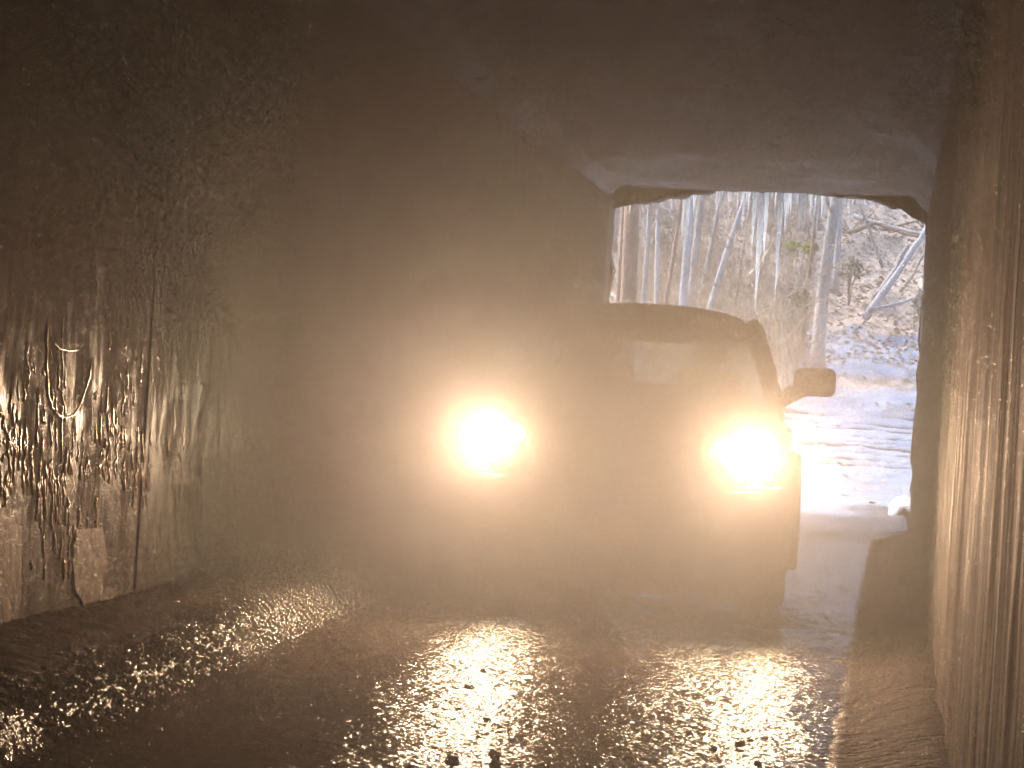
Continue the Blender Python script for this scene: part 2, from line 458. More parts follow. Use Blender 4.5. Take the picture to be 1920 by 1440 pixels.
def ceil_panel(y0, y1):
    gap = 0.005
    ya, yb = y0 + gap, y1 - gap
    xs = np.linspace(XL + CHL, XR - CHR, 60 if yb > 4 else 8); ys = np.linspace(ya, yb, max(3, int((yb - ya) / (0.05 if yb > 4 else 0.5))))
    Xg, Yg = np.meshgrid(xs, ys, indexing='ij')
    # board marks left by the formwork run across
    bd = np.floor(Yg / 0.30); h = 0.010 * (_hash(bd, bd * 0, 5) - 0.5) + (fbm(Xg * 1.5, Yg * 8, 51) - 0.5) * 0.016
    edge = np.clip(np.minimum(Yg - ya, yb - Yg) / 0.03, 0, 1) * np.clip(np.minimum(Xg - xs[0], xs[-1] - Xg) / 0.04, 0, 1)
    P = np.stack([Xg, Yg, ZC + h * edge], -1).reshape(-1, 3)
    n = len(P); nu, nv = len(xs), len(ys)
    F = grid_faces(nu, nv, flip=True)
    loop = [i * nv for i in range(nu)] + [(nu - 1) * nv + j for j in range(1, nv)] + [i * nv + nv - 1 for i in range(nu - 2, -1, -1)] + [j for j in range(nv - 2, 0, -1)]
    e2 = P[loop].copy(); e2[:, 2] = ZC + 0.35
    P = np.vstack([P, e2]); m = len(loop)
    F = np.vstack([F, np.array([[loop[k], n + k, n + (k + 1) % m, loop[(k + 1) % m]] for k in range(m)])])
    return fast_mesh('ceiling_panel', P, F, M['ceil'], tunnel)
def haunch(side, y0, y1):
    CH = CHL if side < 0 else CHR
    X = XL if side < 0 else XR
    g = 0.005
    n = max(2, int((y1 - y0) / 0.25)); V = []; F = []
    for i in range(n):
        y = y0 + g + (y1 - y0 - 2 * g) * i / (n - 1)
        j = 0.008 * (random.random() - 0.5)
        V += [(X - side * 0.0, y, ZC - CH + 0.001), (X - side * (CH * 0.5 + j), y, ZC - CH * 0.5 + j * 0.8), (X - side * CH, y, ZC + 0.001), (X + side * 0.3, y, ZC + 0.34), (X + side * 0.3, y, ZC - CH + 0.001)]
    for i in range(n - 1):
        for k in range(5):
            a = i * 5 + k; b = i * 5 + (k + 1) % 5
            F.append((a, b, b + 5, a + 5) if side < 0 else (a, a + 5, b + 5, b))
    F.append((0, 1, 2, 3, 4)); F.append(tuple((n - 1) * 5 + k for k in (4, 3, 2, 1, 0)))
    return mesh_obj('haunch', V, F, M['ceil'], tunnel)
cuts = [-24, -15, -6, 0.5, 4.0, 7.1, 10.2, 13.2, 16.2, 19.1]
for a, b in zip(cuts[:-1], cuts[1:]):
    wall_panel(-1, a, b); wall_panel(1, a, b)
    ceil_panel(a, b); haunch(-1, a, b); haunch(1, a, b)
# the mass of concrete behind the lining
box('outer_wall', XL - 0.75, XL - 0.29, Y0, Y1, -0.3, ZC + 0.7, M['headwall'], tunnel)
box('outer_wall', XR + 0.29, XR + 0.75, Y0, Y1, -0.3, ZC + 0.7, M['headwall'], tunnel)
box('roof_slab', XL - 0.29, XR + 0.29, Y0, Y1, ZC + 0.33, ZC + 0.75, M['headwall'], tunnel)

# marks on the left wall: lime and water have drawn a trident-like figure and runs below it
def wall_run(pts, r, name='lime_run'):
    path = []
    dense = [(a[0] + (b[0] - a[0]) * u, a[1] + (b[1] - a[1]) * u) for a, b in zip(pts[:-1], pts[1:]) for u in (0, 0.33, 0.66)] + [pts[-1]]
    for px, py in dense:
        p = atX(px + random.uniform(-1.3, 1.3), py, XL); path.append(Vector((XL + 0.004, p.y, p.z)))
    V, F = tube_geo(path, [r * random.uniform(0.35, 1.2) * (0.3 if i in (0, len(path) - 1) else 1) for i in range(len(path))], 8)
    V = on_wall(V, 0.45, 0.002)
    o = mesh_obj(name, V, F, M['calcite'], tunnel, True)
    return o
o = wall_run([(93, 592), (91, 640), (90, 690), (92, 735), (100, 765), (112, 780), (125, 784), (140, 778), (151, 760), (160, 735), (168, 705), (173, 672)], 0.009)
wall_run([(119, 596), (118, 650), (118, 700), (118, 760), (117, 800), (115, 870)], 0.007)
wall_run([(100, 640), (112, 654), (130, 658), (148, 656), (156, 640)], 0.007)
for (x, y, l, r) in [(523, 690, 110, .008), (842, 430, 90, .006), (836, 470, 130, .005), (237, 690, 60, .012), (266, 660, 60, .009),
                     (372, 620, 90, .008), (385, 610, 70, .006), (55, 640, 90, .006), (28, 790, 60, .010), (20, 800, 130, .009), (215, 830, 70, .012),
                     (345, 800, 45, .011), (235, 640, 40, .006), (298, 660, 40, .006), (95, 860, 70, .010), (180, 930, 90, .012), (150, 950, 70, .012),
                     (75, 900, 80, .010), (130, 940, 70, .010), (60, 830, 50, .009), (205, 620, 40, .005), (400, 640, 60, .005), (450, 765, 40, .006), (502, 760, 35, .006), (318, 1000, 60, .007)]:
    k = 6
    pts = []
    for i in range(k):
        pts.append((x + random.uniform(-3, 3), y + l * i / (k - 1)))
    wall_run(pts, r)

def patch(outline):
    """flat remnant of pale render standing 8 mm proud of the wall"""
    pts = []
    n = len(outline)
    for i in range(n):
        (x0, y0), (x1, y1) = outline[i], outline[(i + 1) % n]
        for u in (0, 0.25, 0.5, 0.75):
            pts.append((x0 + (x1 - x0) * u + random.uniform(-2.5, 2.5), y0 + (y1 - y0) * u + random.uniform(-4, 4)))
    W = [atX(px, py, XL) for px, py in pts]; m = len(W)
    V = [(XL + 0.009, p.y, p.z) for p in W] + [(XL - 0.02, p.y, p.z) for p in W]
    F = [tuple(range(m))] + [(k, k + m, (k + 1) % m + m, (k + 1) % m) for k in range(m)]
    return mesh_obj('render_patch', V, F, M['render'], tunnel)
t = NT('old_pale_render'); n1 = t.noise((1, 12, 3), 2.0, 5, 0.7); n2 = t.noise((1, 1, 1), 60, 3)
t.set(Base_Color=t.ramp(n1, [(0.3, (0.05, 0.038, 0.027)), (0.7, (0.16, 0.125, 0.088))]), Roughness=t.ramp(n1, [(0.35, 0.3), (0.6, 0.7)]))
b1 = t.bump(n1, 0.7, 0.012); t.bump(n2, 0.4, 0.004, b1); M['render'] = t.m
patch([(-40, 950), (30, 955), (40, 1010), (36, 1100), (28, 1180), (-40, 1195)])
patch([(140, 990), (190, 985), (200, 1060), (188, 1098), (216, 1100), (214, 1128), (190, 1146), (160, 1145), (138, 1108), (134, 1050)])
# small drips of lime and water that catch the headlights, too many to tell apart
V = []; F = []; rr = random.Random(77)
for i in range(560):
    px = rr.uniform(-30, 580) if i % 3 else rr.uniform(-30, 330)
    py = rr.gauss(880 - px * 0.12, 105); l = rr.uniform(14, 62) * (1.4 if rr.random() < 0.2 else 0.8)
    if py < 620 or py + l > 1120: continue
    if float(vn(px * 0.02, py * 0.012, 7)) < 0.42: continue
    pts = [atX(px + rr.uniform(-2, 2), py + l * u, XL) for u in (0, .3, .6, .85, 1)]
    r = rr.uniform(0.004, 0.010); b0 = len(V)
    tube_geo([Vector((XL + 0.004, p.y, p.z)) for p in pts], [r * k * rr.uniform(.7, 1.2) for k in (.3, .8, 1, 1.15, .4)], 6, V=V, F=F)
V = on_wall(V, 0.6, 0.002)
o = mesh_obj('lime_drips', V, F, M['calcite'], tunnel, True); o['kind'] = 'stuff'
def ceiling_run(px, py, l, r):
    pts = [atZ(px + l * u, py + random.uniform(-1.5, 1.5), ZC) for u in (0, .2, .4, .6, .8, 1)]
    V, F = tube_geo([Vector((p.x, p.y, ZC - 0.006)) for p in pts], [r * k for k in (.3, .8, 1.1, .9, 1, .3)], 6)
    V = [(v[0], v[1], ZC - 0.006 + (v[2] - ZC + 0.006) * 0.4) for v in V]
    mesh_obj('lime_run', V, F, M['calcite'], tunnel, True)
for q in [(1482, 67, 78, .012), (1232, 157, 12, .014), (1310, 156, 8, .012), (1340, 157, 18, .014), (1692, 104, 20, .012), (1272, 12, 30, .012), (1406, 20, 16, .014), (1425, 44, 16, .014), (1510, 24, 14, .014), (1455, 236, 40, .012), (1640, 250, 24, .012), (1380, 312, 34, .010), (1470, 168, 10, .012), (735, 84, 8, .012)]:
    ceiling_run(*q)
for px, py, l in ((1341, 8, 14), (1561, 18, 16), (737, 76, 10)):
    p = atZ(px, py, ZC); L = l * p.y / FPX * 1.0
    V, F = tube_geo([(p.x, p.y, ZC + 0.01), (p.x, p.y, ZC - L * .5), (p.x, p.y, ZC - L)], [0.012, 0.008, 0.003], 7)
    mesh_obj('drip', V, F, M['calcite'], tunnel, True)

# ---------------------------------------------------------------- floor of the tunnel
def floor_h(X, Y):
    h = (fbm(X * 1.2, Y * 0.8, 61) - 0.5) * 0.035
    h = h + (fbm(X * 7, Y * 9, 63) - 0.5) * 0.013 + (fbm(X * 17, Y * 24, 65, 2) - 0.5) * 0.006
    # two wheel tracks, polished and lower
    for xc in (-2.3, -0.8):
        h = h - 0.02 * np.exp(-((X - xc) / 0.28) ** 2)
    # loose stuff washed against both walls
    Xe = X + 0.10 * (fbm(Y * 2.2, Y * 0, 67) - 0.5) + 0.06 * (np.clip(Y, 4, 12) - 5.0)
    h = h + 0.135 * sstep(-2.60, -2.80, Xe) + 0.03 * sstep(-2.8, -3.5, X) + 0.09 * sstep(-0.12, 0.25, X)
    h = h + (fbm(X * 5, Y * 14, 69) - 0.5) * 0.035 * (sstep(-2.54, -2.75, Xe) + 0.3 * sstep(-0.2, 0.0, X))
    return h
ya = np.concatenate([np.arange(-24, 3.5, 0.5), np.arange(3.5, 10.0, 0.020), np.arange(10.0, 19.3, 0.05)])
xa = np.concatenate([np.arange(XL - 0.04, XR + 0.06, 0.022)])
Xg, Yg = np.meshgrid(xa, ya, indexing='ij')
P = np.stack([Xg, Yg, floor_h(Xg, Yg)], -1).reshape(-1, 3)
dry = np.maximum(sstep(-0.20, -0.08, Xg), sstep(-0.25, 0.05, Xg + 0.3 * (fbm(Xg * 3, Yg * 2.2, 55) - 0.5)))
dry = np.maximum(dry, 0.8 * sstep(-2.85, -3.1, Xg + 0.06 * (np.clip(Yg, 4, 12) - 5.0)))
fl = fast_mesh('road', P, grid_faces(len(xa), len(ya)), M['floor'], attrs={'dry': dry.ravel()})
tag(fl, 'wet gravelly road surface through the tunnel', kind='structure')

# ---------------------------------------------------------------- the ground outside
RUTS = [(25.7, 0.01), (26.3, 0.03), (26.75, 0.02), (27.3, 0.06), (27.9, -0.03), (28.25, 0.05), (28.9, -0.02), (29.6, 0.03), (30.3, -0.02), (31.0, 0.0)]
def ground_h(X, Y):
    X = np.asarray(X, float); Y = np.asarray(Y, float)
    prof = np.interp(Y, [14, 20, 23, 26, 31, 34, 38, 48, 62, 90, 160], [0.0, 0.02, 0.12, 0.35, 1.15, 2.0, 2.9, 8.6, 17.0, 27.0, 40.0])
    side = 0.12 * np.maximum(0, X - 1.0) * sstep(22, 30, Y)
    h = prof + side + (fbm(X * 0.35, Y * 0.35, 81) - 0.5) * 1.1 * sstep(31, 42, Y)
    h = h + (fbm(X * 1.7, Y * 1.7, 83) - 0.5) * (0.10 + 0.30 * sstep(30, 40, Y)) * sstep(17, 21, Y)
    h = h + (fbm(X * 6, Y * 6, 85) - 0.5) * 0.07
    rut = np.zeros_like(X)
    for y0, s in RUTS:
        yy = y0 + s * (X + 1.0) + 0.10 * (vn(X * 0.8, X * 0, int(y0 * 10)) - 0.5)
        d = (Y - yy)
        rut = np.maximum(rut, np.exp(-(d / 0.10) ** 2) * (0.25 + 1.1 * vn(X * 0.9, X * 0 + y0 * 3, 41)))
        h = h + 0.035 * np.exp(-((d - 0.22) / 0.12) ** 2) * vn(X * 1.3, X * 0 + y0, 43)
    h = h - 0.10 * rut
    return h, rut
ya = np.concatenate([np.arange(15.2, 20, 0.07), np.arange(20, 33, 0.055), np.arange(33, 50, 0.16), np.arange(50, 100, 1.0), np.arange(100, 165, 5.0)])
xa = np.concatenate([np.arange(-70, -14, 2.0), np.arange(-14, -6, 0.25), np.arange(-6, 2.4, 0.085), np.arange(2.4, 10, 0.3), np.arange(10, 70, 2.0)])
Xg, Yg = np.meshgrid(xa, ya, indexing='ij')
H, rut = ground_h(Xg, Yg)
inside = (Yg < 19.5)
edge = 16.3 + 1.3 * (fbm(Xg * 1.1, Yg * 0.3, 91) - 0.4) + 1.2 * (fbm(Xg * 4, Yg * 4, 93) - 0.5)
icet = fbm(Xg * 2.5, Yg * 1.3, 95)
vis = sstep(-0.25, 0.25, Yg - edge)
H = np.where(inside, floor_h(Xg, Yg) * 0.5 - 0.03 + 0.075 * vis, H + 0.05 * sstep(22, 19.5, Yg))
snow = np.where(inside, 0.9, 0.0)
nlow = fbm(Xg * 0.9, Yg * 1.4, 97)
snow = np.where(~inside, np.interp(Yg, [19.5, 22, 23.5, 25.5, 31, 32.5, 33.5, 35.5, 37.5, 39, 42], [0.80, 0.68, 0.55, 0.72, 0.85, 0.55, 0.5, 0.95, 0.85, 0.2, 0.05]) + (nlow - 0.5) * 0.9, snow)
mud = rut * 1.4 * (Yg > 25) + 0.5 * sstep(0.45, 0.62, fbm(Xg * 1.2, Yg * 0.8, 99)) * (Yg > 31) * (Yg < 35) + 0.75 * sstep(-1.2, 0.1, Xg + 0.9 * (fbm(Xg * 1.5, Yg * 1.1, 57) - 0.5)) * (Yg < 20.5)
P = np.stack([Xg, Yg, H], -1).reshape(-1, 3)
F = grid_faces(len(xa), len(ya))
# inside the tunnel keep only what lies between the walls
fc = P[F].mean(1)
keep = ~((fc[:, 1] < 19.3) & ((fc[:, 0] < XL + 0.02) | (fc[:, 0] > XR - 0.02)))
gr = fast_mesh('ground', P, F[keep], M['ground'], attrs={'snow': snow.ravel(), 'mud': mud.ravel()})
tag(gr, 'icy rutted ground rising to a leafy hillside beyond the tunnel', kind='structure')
def gz(x, y): return float(ground_h(np.array([x]), np.array([y]))[0][0])

# the embankment the tunnel runs through
ya = np.arange(-60, 24.1, 1.5); xa = np.arange(-70, 71, 1.75)
Xg, Yg = np.meshgrid(xa, ya, indexing='ij')
mid = sstep(9, 4, np.abs(Xg + 1.6))
top = 5.6 + 2.0 * (fbm(Xg * 0.1, Yg * 0.1, 71) - 0.5)
fall = np.where(mid > 0.0, sstep(19.5 + 4 * (1 - mid), 18.9 - 6 * (1 - mid), Yg), sstep(23, 13, Yg)) * sstep(-26, -22, Yg)
Z = -0.35 + (top + 0.35) * fall
P = np.stack([Xg, Yg, Z], -1).reshape(-1, 3)
F = grid_faces(len(xa), len(ya)); fc = P[F].mean(1)
keep = ~((np.abs(fc[:, 0] + 1.6) < 3.2) & (fc[:, 2] < 4.6))
em = fast_mesh('embankment', P, F[keep], M['ground'], attrs={'snow': np.full(len(P), 0.15), 'mud': np.zeros(len(P))})
tag(em, 'earth embankment over the tunnel', kind='structure')
# headwall round the portal
hwl = empty('headwall', (-1.6, 19.1, 0))
tag(hwl, 'concrete headwall round the far tunnel mouth', 'wall')
for nm, x0, x1, z0, z1 in (('wing', -10, XL - 0.02, -0.4, 5.2), ('wing', XR + 0.02, 7, -0.4, 5.2), ('lintel', XL - 0.018, XR + 0.018, ZC + 0.02, 5.2)):
    o = box(nm, x0 + 1.6, x1 + 1.6, 0.003, 0.45, z0, z1, M['headwall'], hwl, 0.02)

# rough rock edge just outside the lining: hangs lower at both shoulders
prof_px = [(1143, 1010), (1143, 900), (1146, 800), (1142, 700), (1147, 620), (1142, 560), (1149, 505), (1143, 470), (1149, 430), (1150, 390),
           (1175, 385), (1200, 380), (1228, 377), (1250, 370), (1275, 368), (1300, 362), (1325, 362), (1350, 357), (1375, 359), (1400, 355), (1425, 357), (1450, 355),
           (1475, 359), (1500, 358), (1525, 364), (1550, 365), (1575, 369), (1600, 368), (1625, 374), (1650, 378), (1670, 388), (1690, 392), (1710, 408), (1735, 418),
           (1734, 450), (1732, 500), (1729, 560), (1724, 600), (1721, 640), (1724, 668), (1717, 700), (1719, 740), (1713, 790), (1709, 830), (1706, 860), (1711, 890), (1705, 920), (1711, 948), (1700, 985), (1702, 1010)]
rim = empty('portal_rim', (-1.6, 19.3, 0))
tag(rim, 'dark ragged rock edge hanging below the ceiling at the tunnel mouth', 'rock')
NL = 4; V = []; F = []
np_ = len(prof_px)
ctr = Vector((-1.6, 0, 1.9))
for li in range(NL):
    yy = 19.56 + 0.16 * li
    for i, (px, py) in enumerate(prof_px):
        p = atY(px, py, 19.56)
        d = Vector((p.x - ctr.x, 0, p.z - ctr.z)).normalized()
        off = 0.0 if li == 0 else random.uniform(-0.02, 0.07) + 0.015 * li
        V.append((p.x + d.x * off + 1.6, yy - 19.3 + random.uniform(-0.03, 0.03) * (li > 0), max(p.z + d.z * off, -0.25 if py > 1000 else -1)))
# outward edge (front face towards the tunnel) and back
for yy in (19.558, 19.56 + 0.16 * NL):
    for i, (px, py) in enumerate(prof_px):
        p = atY(px, py, 19.56)
        x = min(max(p.x, -3.4), 0.15); 
        if py > 430: q = (XL - 0.6, p.z) if px < 1400 else (XR + 0.6, p.z)
        else: q = (XL - 0.6 + (XR - XL + 1.2) * (px - 1150) / 585.0, 4.6)
        V.append((q[0] + 1.6, yy - 19.3, q[1]))
for li in range(NL - 1):
    for i in range(np_ - 1):
        a = li * np_ + i; F.append((a, a + 1, a + 1 + np_, a + np_))
fo = NL * np_; bo = fo + np_
for i in range(np_ - 1):
    F.append((i, fo + i, fo + i + 1, i + 1))
    a = (NL - 1) * np_ + i; F.append((a, a + 1, bo + i + 1, bo + i))
    F.append((fo + i, bo + i, bo + i + 1, fo + i + 1))
mesh_obj('rock_edge', V, F, M['rock'], rim, False)
# pale ice glazing the right jamb
def jamb_ice(pts, r0):
    path = []; rad = []
    for i, (px, py) in enumerate(pts):
        p = atY(px, py, 19.40); path.append(p - Vector((-1.6, 19.3, 0))); rad.append(r0 * random.uniform(0.7, 1.3))
    V, F = tube_geo(path, rad, 7, jag=0.12)
    return mesh_obj('ice_glaze', V, F, M['ice'], rim, True)
jamb_ice([(1742, 440), (1738, 500), (1736, 560), (1732, 620), (1731, 680), (1726, 740), (1723, 800), (1719, 860), (1717, 920), (1712, 960)], 0.035)
jamb_ice([(1748, 430), (1746, 520), (1741, 600), (1738, 700), (1732, 800), (1727, 900), (1722, 955)], 0.022)
jamb_ice([(1139, 430), (1137, 480), (1134, 530), (1132, 580), (1130, 640)], 0.022)
# lump of ice at the foot of the right jamb
bm = bmesh.new(); bmesh.ops.create_icosphere(bm, subdivisions=3, radius=1.0)
for v in bm.verts:
    k = 1 + 0.35 * (float(vn(v.co.x * 2.3 + 9, v.co.y * 2.3 + v.co.z * 2, 5)) - 0.5)
    v.co = Vector((v.co.x * 0.20 * k, v.co.y * 0.42 * k, v.co.z * 0.20 * k))
p = atZ(1695, 965, 0.06)
o = bm_obj('ice_lump', bm, M['ice'], None, True); o.location = (p.x + 0.02, 19.35, 0.09)
tag(o, 'pale lump of ice at the foot of the right tunnel jamb', 'ice')

# ---------------------------------------------------------------- icicles
def icicle(px, top, bot, wpx, Y, label, group=None):
    a = atY(px, top, Y); b = atY(px + random.uniform(-3, 1) - (bot - top) * 0.045, bot, Y)
    L = a.z - b.z; r = wpx * 0.46 * Y / FPX
    n = max(5, int(L / 0.07)); path = []; rad = []
    for i in range(n + 1):
        t = i / n
        path.append((random.uniform(-1, 1) * 0.004, random.uniform(-1, 1) * 0.004, 0.22 - (L + 0.22) * t))
        rad.append(max(0.0015, r * (1 - t) ** 0.75 * (1 + 0.13 * math.sin(t * n * 1.9 + px)) * random.uniform(0.9, 1.08)))
    V, F = tube_geo(path, rad, 8)
    o = mesh_obj('icicle', V, F, M['icicle'], None, True); o.location = (a.x, Y, a.z)
    return tag(o, label, 'icicle', group)
def edge_y(px):
    xs = [q[0] for q in prof_px[9:34]]; ys = [q[1] for q in prof_px[9:34]]
    return float(np.interp(px, xs, ys))
icicle(1430, 350, 590, 17, 20.10, 'longest thick icicle in the middle of the tunnel mouth')
icicle(1417, 350, 480, 10, 20.12, 'icicle against the left side of the longest thick icicle')
icicle(1440, 350, 500, 11, 20.16, 'icicle against the right side of the longest thick icicle')
icicle(1466, 352, 575, 12, 20.10, 'second longest icicle, thin and pointed, right of the thickest one')
icicle(1476, 353, 445, 9, 20.14, 'icicle fused to the right of the second longest one')
icicle(1396, 352, 440, 7, 20.12, 'thin icicle left of the thick central cluster')
icicle(1284, 364, 455, 8, 20.10, 'long thin icicle left of the pale trunk in the tunnel mouth')
icicle(1293, 363, 448, 7, 20.10, 'thin icicle paired with the long one by the pale trunk')
icicle(1303, 362, 405, 12, 20.16, 'stubby wide icicle beside the pale trunk')
icicle(1502, 358, 438, 9, 20.10, 'icicle halfway between the central cluster and the grey trunk')
icicle(1512, 359, 430, 7, 20.12, 'thin icicle beside the one halfway to the grey trunk')
icicle(1527, 362, 440, 8, 20.10, 'left one of the icicle pair beside the grey trunk')
icicle(1535, 362, 446, 6, 20.10, 'right one of the icicle pair beside the grey trunk')
icicle(1588, 368, 415, 6, 20.10, 'left one of two short icicles right of the grey trunk')
icicle(1597, 368, 425, 6, 20.10, 'right one of two short icicles right of the grey trunk')
icicle(1352, 357, 416, 6, 20.10, 'thin icicle left of the leaning pale trunk')
icicle(1259, 370, 408, 7, 20.10, 'leftmost longer icicle near the left shoulder of the tunnel mouth')
random.seed(23)
for px in [1205, 1225, 1240, 1268, 1315, 1324, 1338, 1345, 1361, 1372, 1384, 1390, 1405, 1411, 1424, 1449, 1456, 1484, 1490, 1496, 1507, 1519, 1522, 1543, 1550, 1558, 1567, 1578, 1605, 1613, 1622, 1634, 1642, 1655, 1212, 1232, 1247, 1276, 1281, 1298, 1330, 1356, 1366, 1378, 1401, 1414, 1420, 1436, 1444, 1452, 1462, 1471, 1480, 1487, 1493, 1515, 1530, 1539, 1547, 1563, 1583, 1600, 1618, 1628]:
    y = edge_y(px); L = random.choice([14, 18, 24, 30, 42, 55]) if 1330 < px < 1560 else random.choice([8, 12, 18, 24])
    icicle(px, y - 4, y + L, random.uniform(4, 7.5), 20.08 + random.uniform(0, 0.15), 'short thin icicle in the fringe along the tunnel mouth', 'short icicles fringing the tunnel mouth')

# ---------------------------------------------------------------- trees and hillside
def tree(name, base, top_px, r0, mat, label, h=13.0, group=None, lean=None, limbs=7):
    """base: ground point; lean: horizontal shift per metre of height"""
    bx, by = base; bz = gz(bx, by) - 0.25
    t = empty(name, (bx, by, bz)); tag(t, label, 'tree', group)
    lx, ly = lean or (random.uniform(-0.03, 0.03), random.uniform(-0.03, 0.03))
    path = []; rad = []; n = 22
    w1, w2 = random.uniform(0, 6), random.uniform(0.4, 0.9)
    for i in range(n + 1):
        s = i / n; z = h * s
        path.append(Vector((lx * z + 0.09 * math.sin(z * w2 + w1) * s ** 0.5 * 1.5, ly * z + 0.07 * math.cos(z * w2 + w1), z)))
        fl = 1 + 0.7 * math.exp(-z / 0.22)
        rad.append(max(0.012, r0 * (1 - 0.88 * s) * fl))
    V, F = tube_geo(path, rad, 10, jag=0.06)
    mesh_obj('trunk', V, F, mat, t, True)
    V = []; F = []
    for k in range(limbs):
        s = random.uniform(0.28, 0.95); i = int(s * n); p = path[i]
        an = random.uniform(0, 6.28); L = random.uniform(0.8, 2.6) * (1.2 - s * 0.7)
        q = [p + Vector((math.cos(an) * L * u, math.sin(an) * L * u, L * (0.35 * u + 0.35 * u * u) + random.uniform(-.05, .05))) for u in (0, .25, .5, .75, 1)]
        tube_geo(q, [rad[i] * 0.45 * (1 - 0.85 * u) + 0.004 for u in (0, .25, .5, .75, 1)], 5, V=V, F=F)
        for m in range(7):
            u = random.uniform(0.3, 1); b = q[0].lerp(q[-1], u); a2 = an + random.uniform(-1.2, 1.2); l2 = random.uniform(0.3, 0.9)
            e = b + Vector((math.cos(a2) * l2, math.sin(a2) * l2, l2 * random.uniform(-.1, .7)))
            tube_geo([b, b.lerp(e, .5) + Vector((0, 0, .04)), e], [0.010, 0.007, 0.003], 3, V=V, F=F, cap=False)
    mesh_obj('crown', V, F, M['twig'], t, False)
    return t
def gpx(px, py, Y0=20.0, Y1=80.0):
    """where the ray through a picture point meets the ground outside"""
    d = ray(px, py); y = Y0
    while y < Y1:
        p = CAM + d * (y / d.y)
        if p.z <= gz(p.x, p.y): return p
        y += 0.1
    return CAM + d * (Y1 / d.y)
random.seed(5)
def tree_px(name, px, Y, wpx, mat, label, lean=None, h=13.0, group=None, row=560):
    p = atY(px, row, Y)
    return tree(name, (p.x - (lean[0] * max(0, p.z - gz(p.x, Y)) if lean else 0), Y), None, wpx / 2 * Y / FPX, mat, label, h, group, lean)
tree_px('tree', 1537, 34.0, 27, M['bark_grey'], 'straight grey trunk standing alone on the icy bank, right of the icicles', lean=(0.035, 0.0), row=640)
tree_px('tree', 1567, 41.0, 13, M['bark_pale'], 'slim pale trunk just behind the straight grey trunk', lean=(0.02, 0.02), row=520)
tree_px('tree', 1290, 33.0, 20, M['bark_pale'], 'pale trunk behind the long thin icicle pair', lean=(0.02, 0.0), row=500)
tree_px('tree', 1306, 37.0, 16, M['bark_grey'], 'grey trunk close behind the pale trunk by the icicle pair', lean=(0.03, 0.0), row=480)
tree_px('tree', 1360, 35.0, 13, M['bark_pale'], 'pale slim trunk leaning right, left of the longest icicle', lean=(0.22, 0.0), row=470)
tree_px('tree', 1330, 39.0, 10, M['bark_grey'], 'thin grey trunk leaning right beside the pale leaning one', lean=(0.16, 0.0), row=470)
tree_px('tree', 1180, 26.0, 40, M['bark_brown'], 'thick brown trunk at the left side of the tunnel mouth', lean=(0.01, 0.0), row=480)
tree_px('tree', 1162, 29.5, 20, M['bark_brown'], 'brown trunk nearest the left jamb of the tunnel mouth', lean=(0.01, 0.01), row=480)
tree_px('tree', 1212, 31.0, 12, M['bark_grey'], 'slim grey trunk right of the thick brown one', lean=(0.03, 0.0), row=480)
tree_px('tree', 1236, 36.0, 11, M['bark_pale'], 'slim pale trunk midway between brown trunks and icicle pair', lean=(-0.01, 0.0), row=480)
tree_px('tree', 1258, 33.0, 9, M['bark_brown'], 'slender brown trunk left of the icicle pair', lean=(0.05, 0.0), row=480)
tree_px('tree', 1452, 31.0, 6, M['bark_brown'], 'very thin sapling seen between the two longest icicles', lean=(0.0, 0.0), h=6, row=520)
tree_px('tree', 1510, 36.0, 9, M['bark_brown'], 'thin brown trunk left of the straight grey trunk', lean=(0.04, 0.0), row=540)
tree_px('tree', 1385, 31.5, 6, M['bark_brown'], 'very thin sapling left of the longest icicle', lean=(0.02, 0.0), h=5, row=520)
tree_px('tree', 1478, 30.5, 6, M['twig'], 'thin sapling behind the truck roof corner', lean=(-0.02, 0.0), h=4.5, row=560)
# further trees on the slope and to both sides, nothing tells them apart
FARL = 'bare slender trunk among the trees far up the slope'
for i in range(46):
    Y = random.uniform(42, 66); px = random.uniform(1120, 1560) if i % 3 else random.uniform(700, 1120)
    tree_px('tree', px, Y, random.uniform(4, 11) * 42 / Y, M[random.choice(['bark_grey', 'bark_pale', 'bark_brown', 'bark_grey'])], FARL, h=14, group='bare trees far up the slope', row=430)

# fallen wood on the right-hand slope
def log(pts, r, mat, label, cat='log', name='fallen_log'):
    path = [Vector(p) for p in pts]; o = path[0].copy()
    q = []
    for i in range(len(path) - 1):
        for u in (0, 0.25, 0.5, 0.75): q.append(path[i].lerp(path[i + 1], u) - o + Vector((random.uniform(-1, 1), 0, random.uniform(-1, 1))) * r * 0.25)
    q.append(path[-1] - o); n = len(q)
    V, F = tube_geo(q, [r * (1 - 0.45 * i / n) for i in range(n)], 8, jag=0.08)
    ob = mesh_obj(name, V, F, mat, None, True); ob.location = o
    return tag(ob, label, cat)
def seg(px0, py0, px1, py1, Y0, Y1=None):
    return [atY(px0, py0, Y0), atY((px0 + px1) / 2 + 2, (py0 + py1) / 2 + 3, (Y0 + (Y1 or Y0)) / 2), atY(px1, py1, Y1 or Y0)]
log(seg(1622, 596, 1738, 425, 37.6, 40.0), 0.10, M['bark_pale'], 'pale fallen log sloping up to the right jamb')
log(seg(1640, 560, 1702, 460, 39.0, 40.5), 0.09, M['bark_grey'], 'grey fallen log lying just left of the pale one')
log(seg(1656, 503, 1608, 375, 39.6, 39.6), 0.045, M['bark_grey'], 'thin stick leaning left above the fallen logs')
log(seg(1570, 440, 1640, 418, 43.5, 43.5) + seg(1650, 420, 1725, 445, 43.5, 43)[1:], 0.06, M['bark_brown'], 'bowed root arching across the top of the right slope', 'root', 'root')
log(seg(1600, 405, 1735, 440, 44, 43), 0.07, M['bark_pale'], 'pale branch running under the top right shoulder', 'branch', 'fallen_branch')
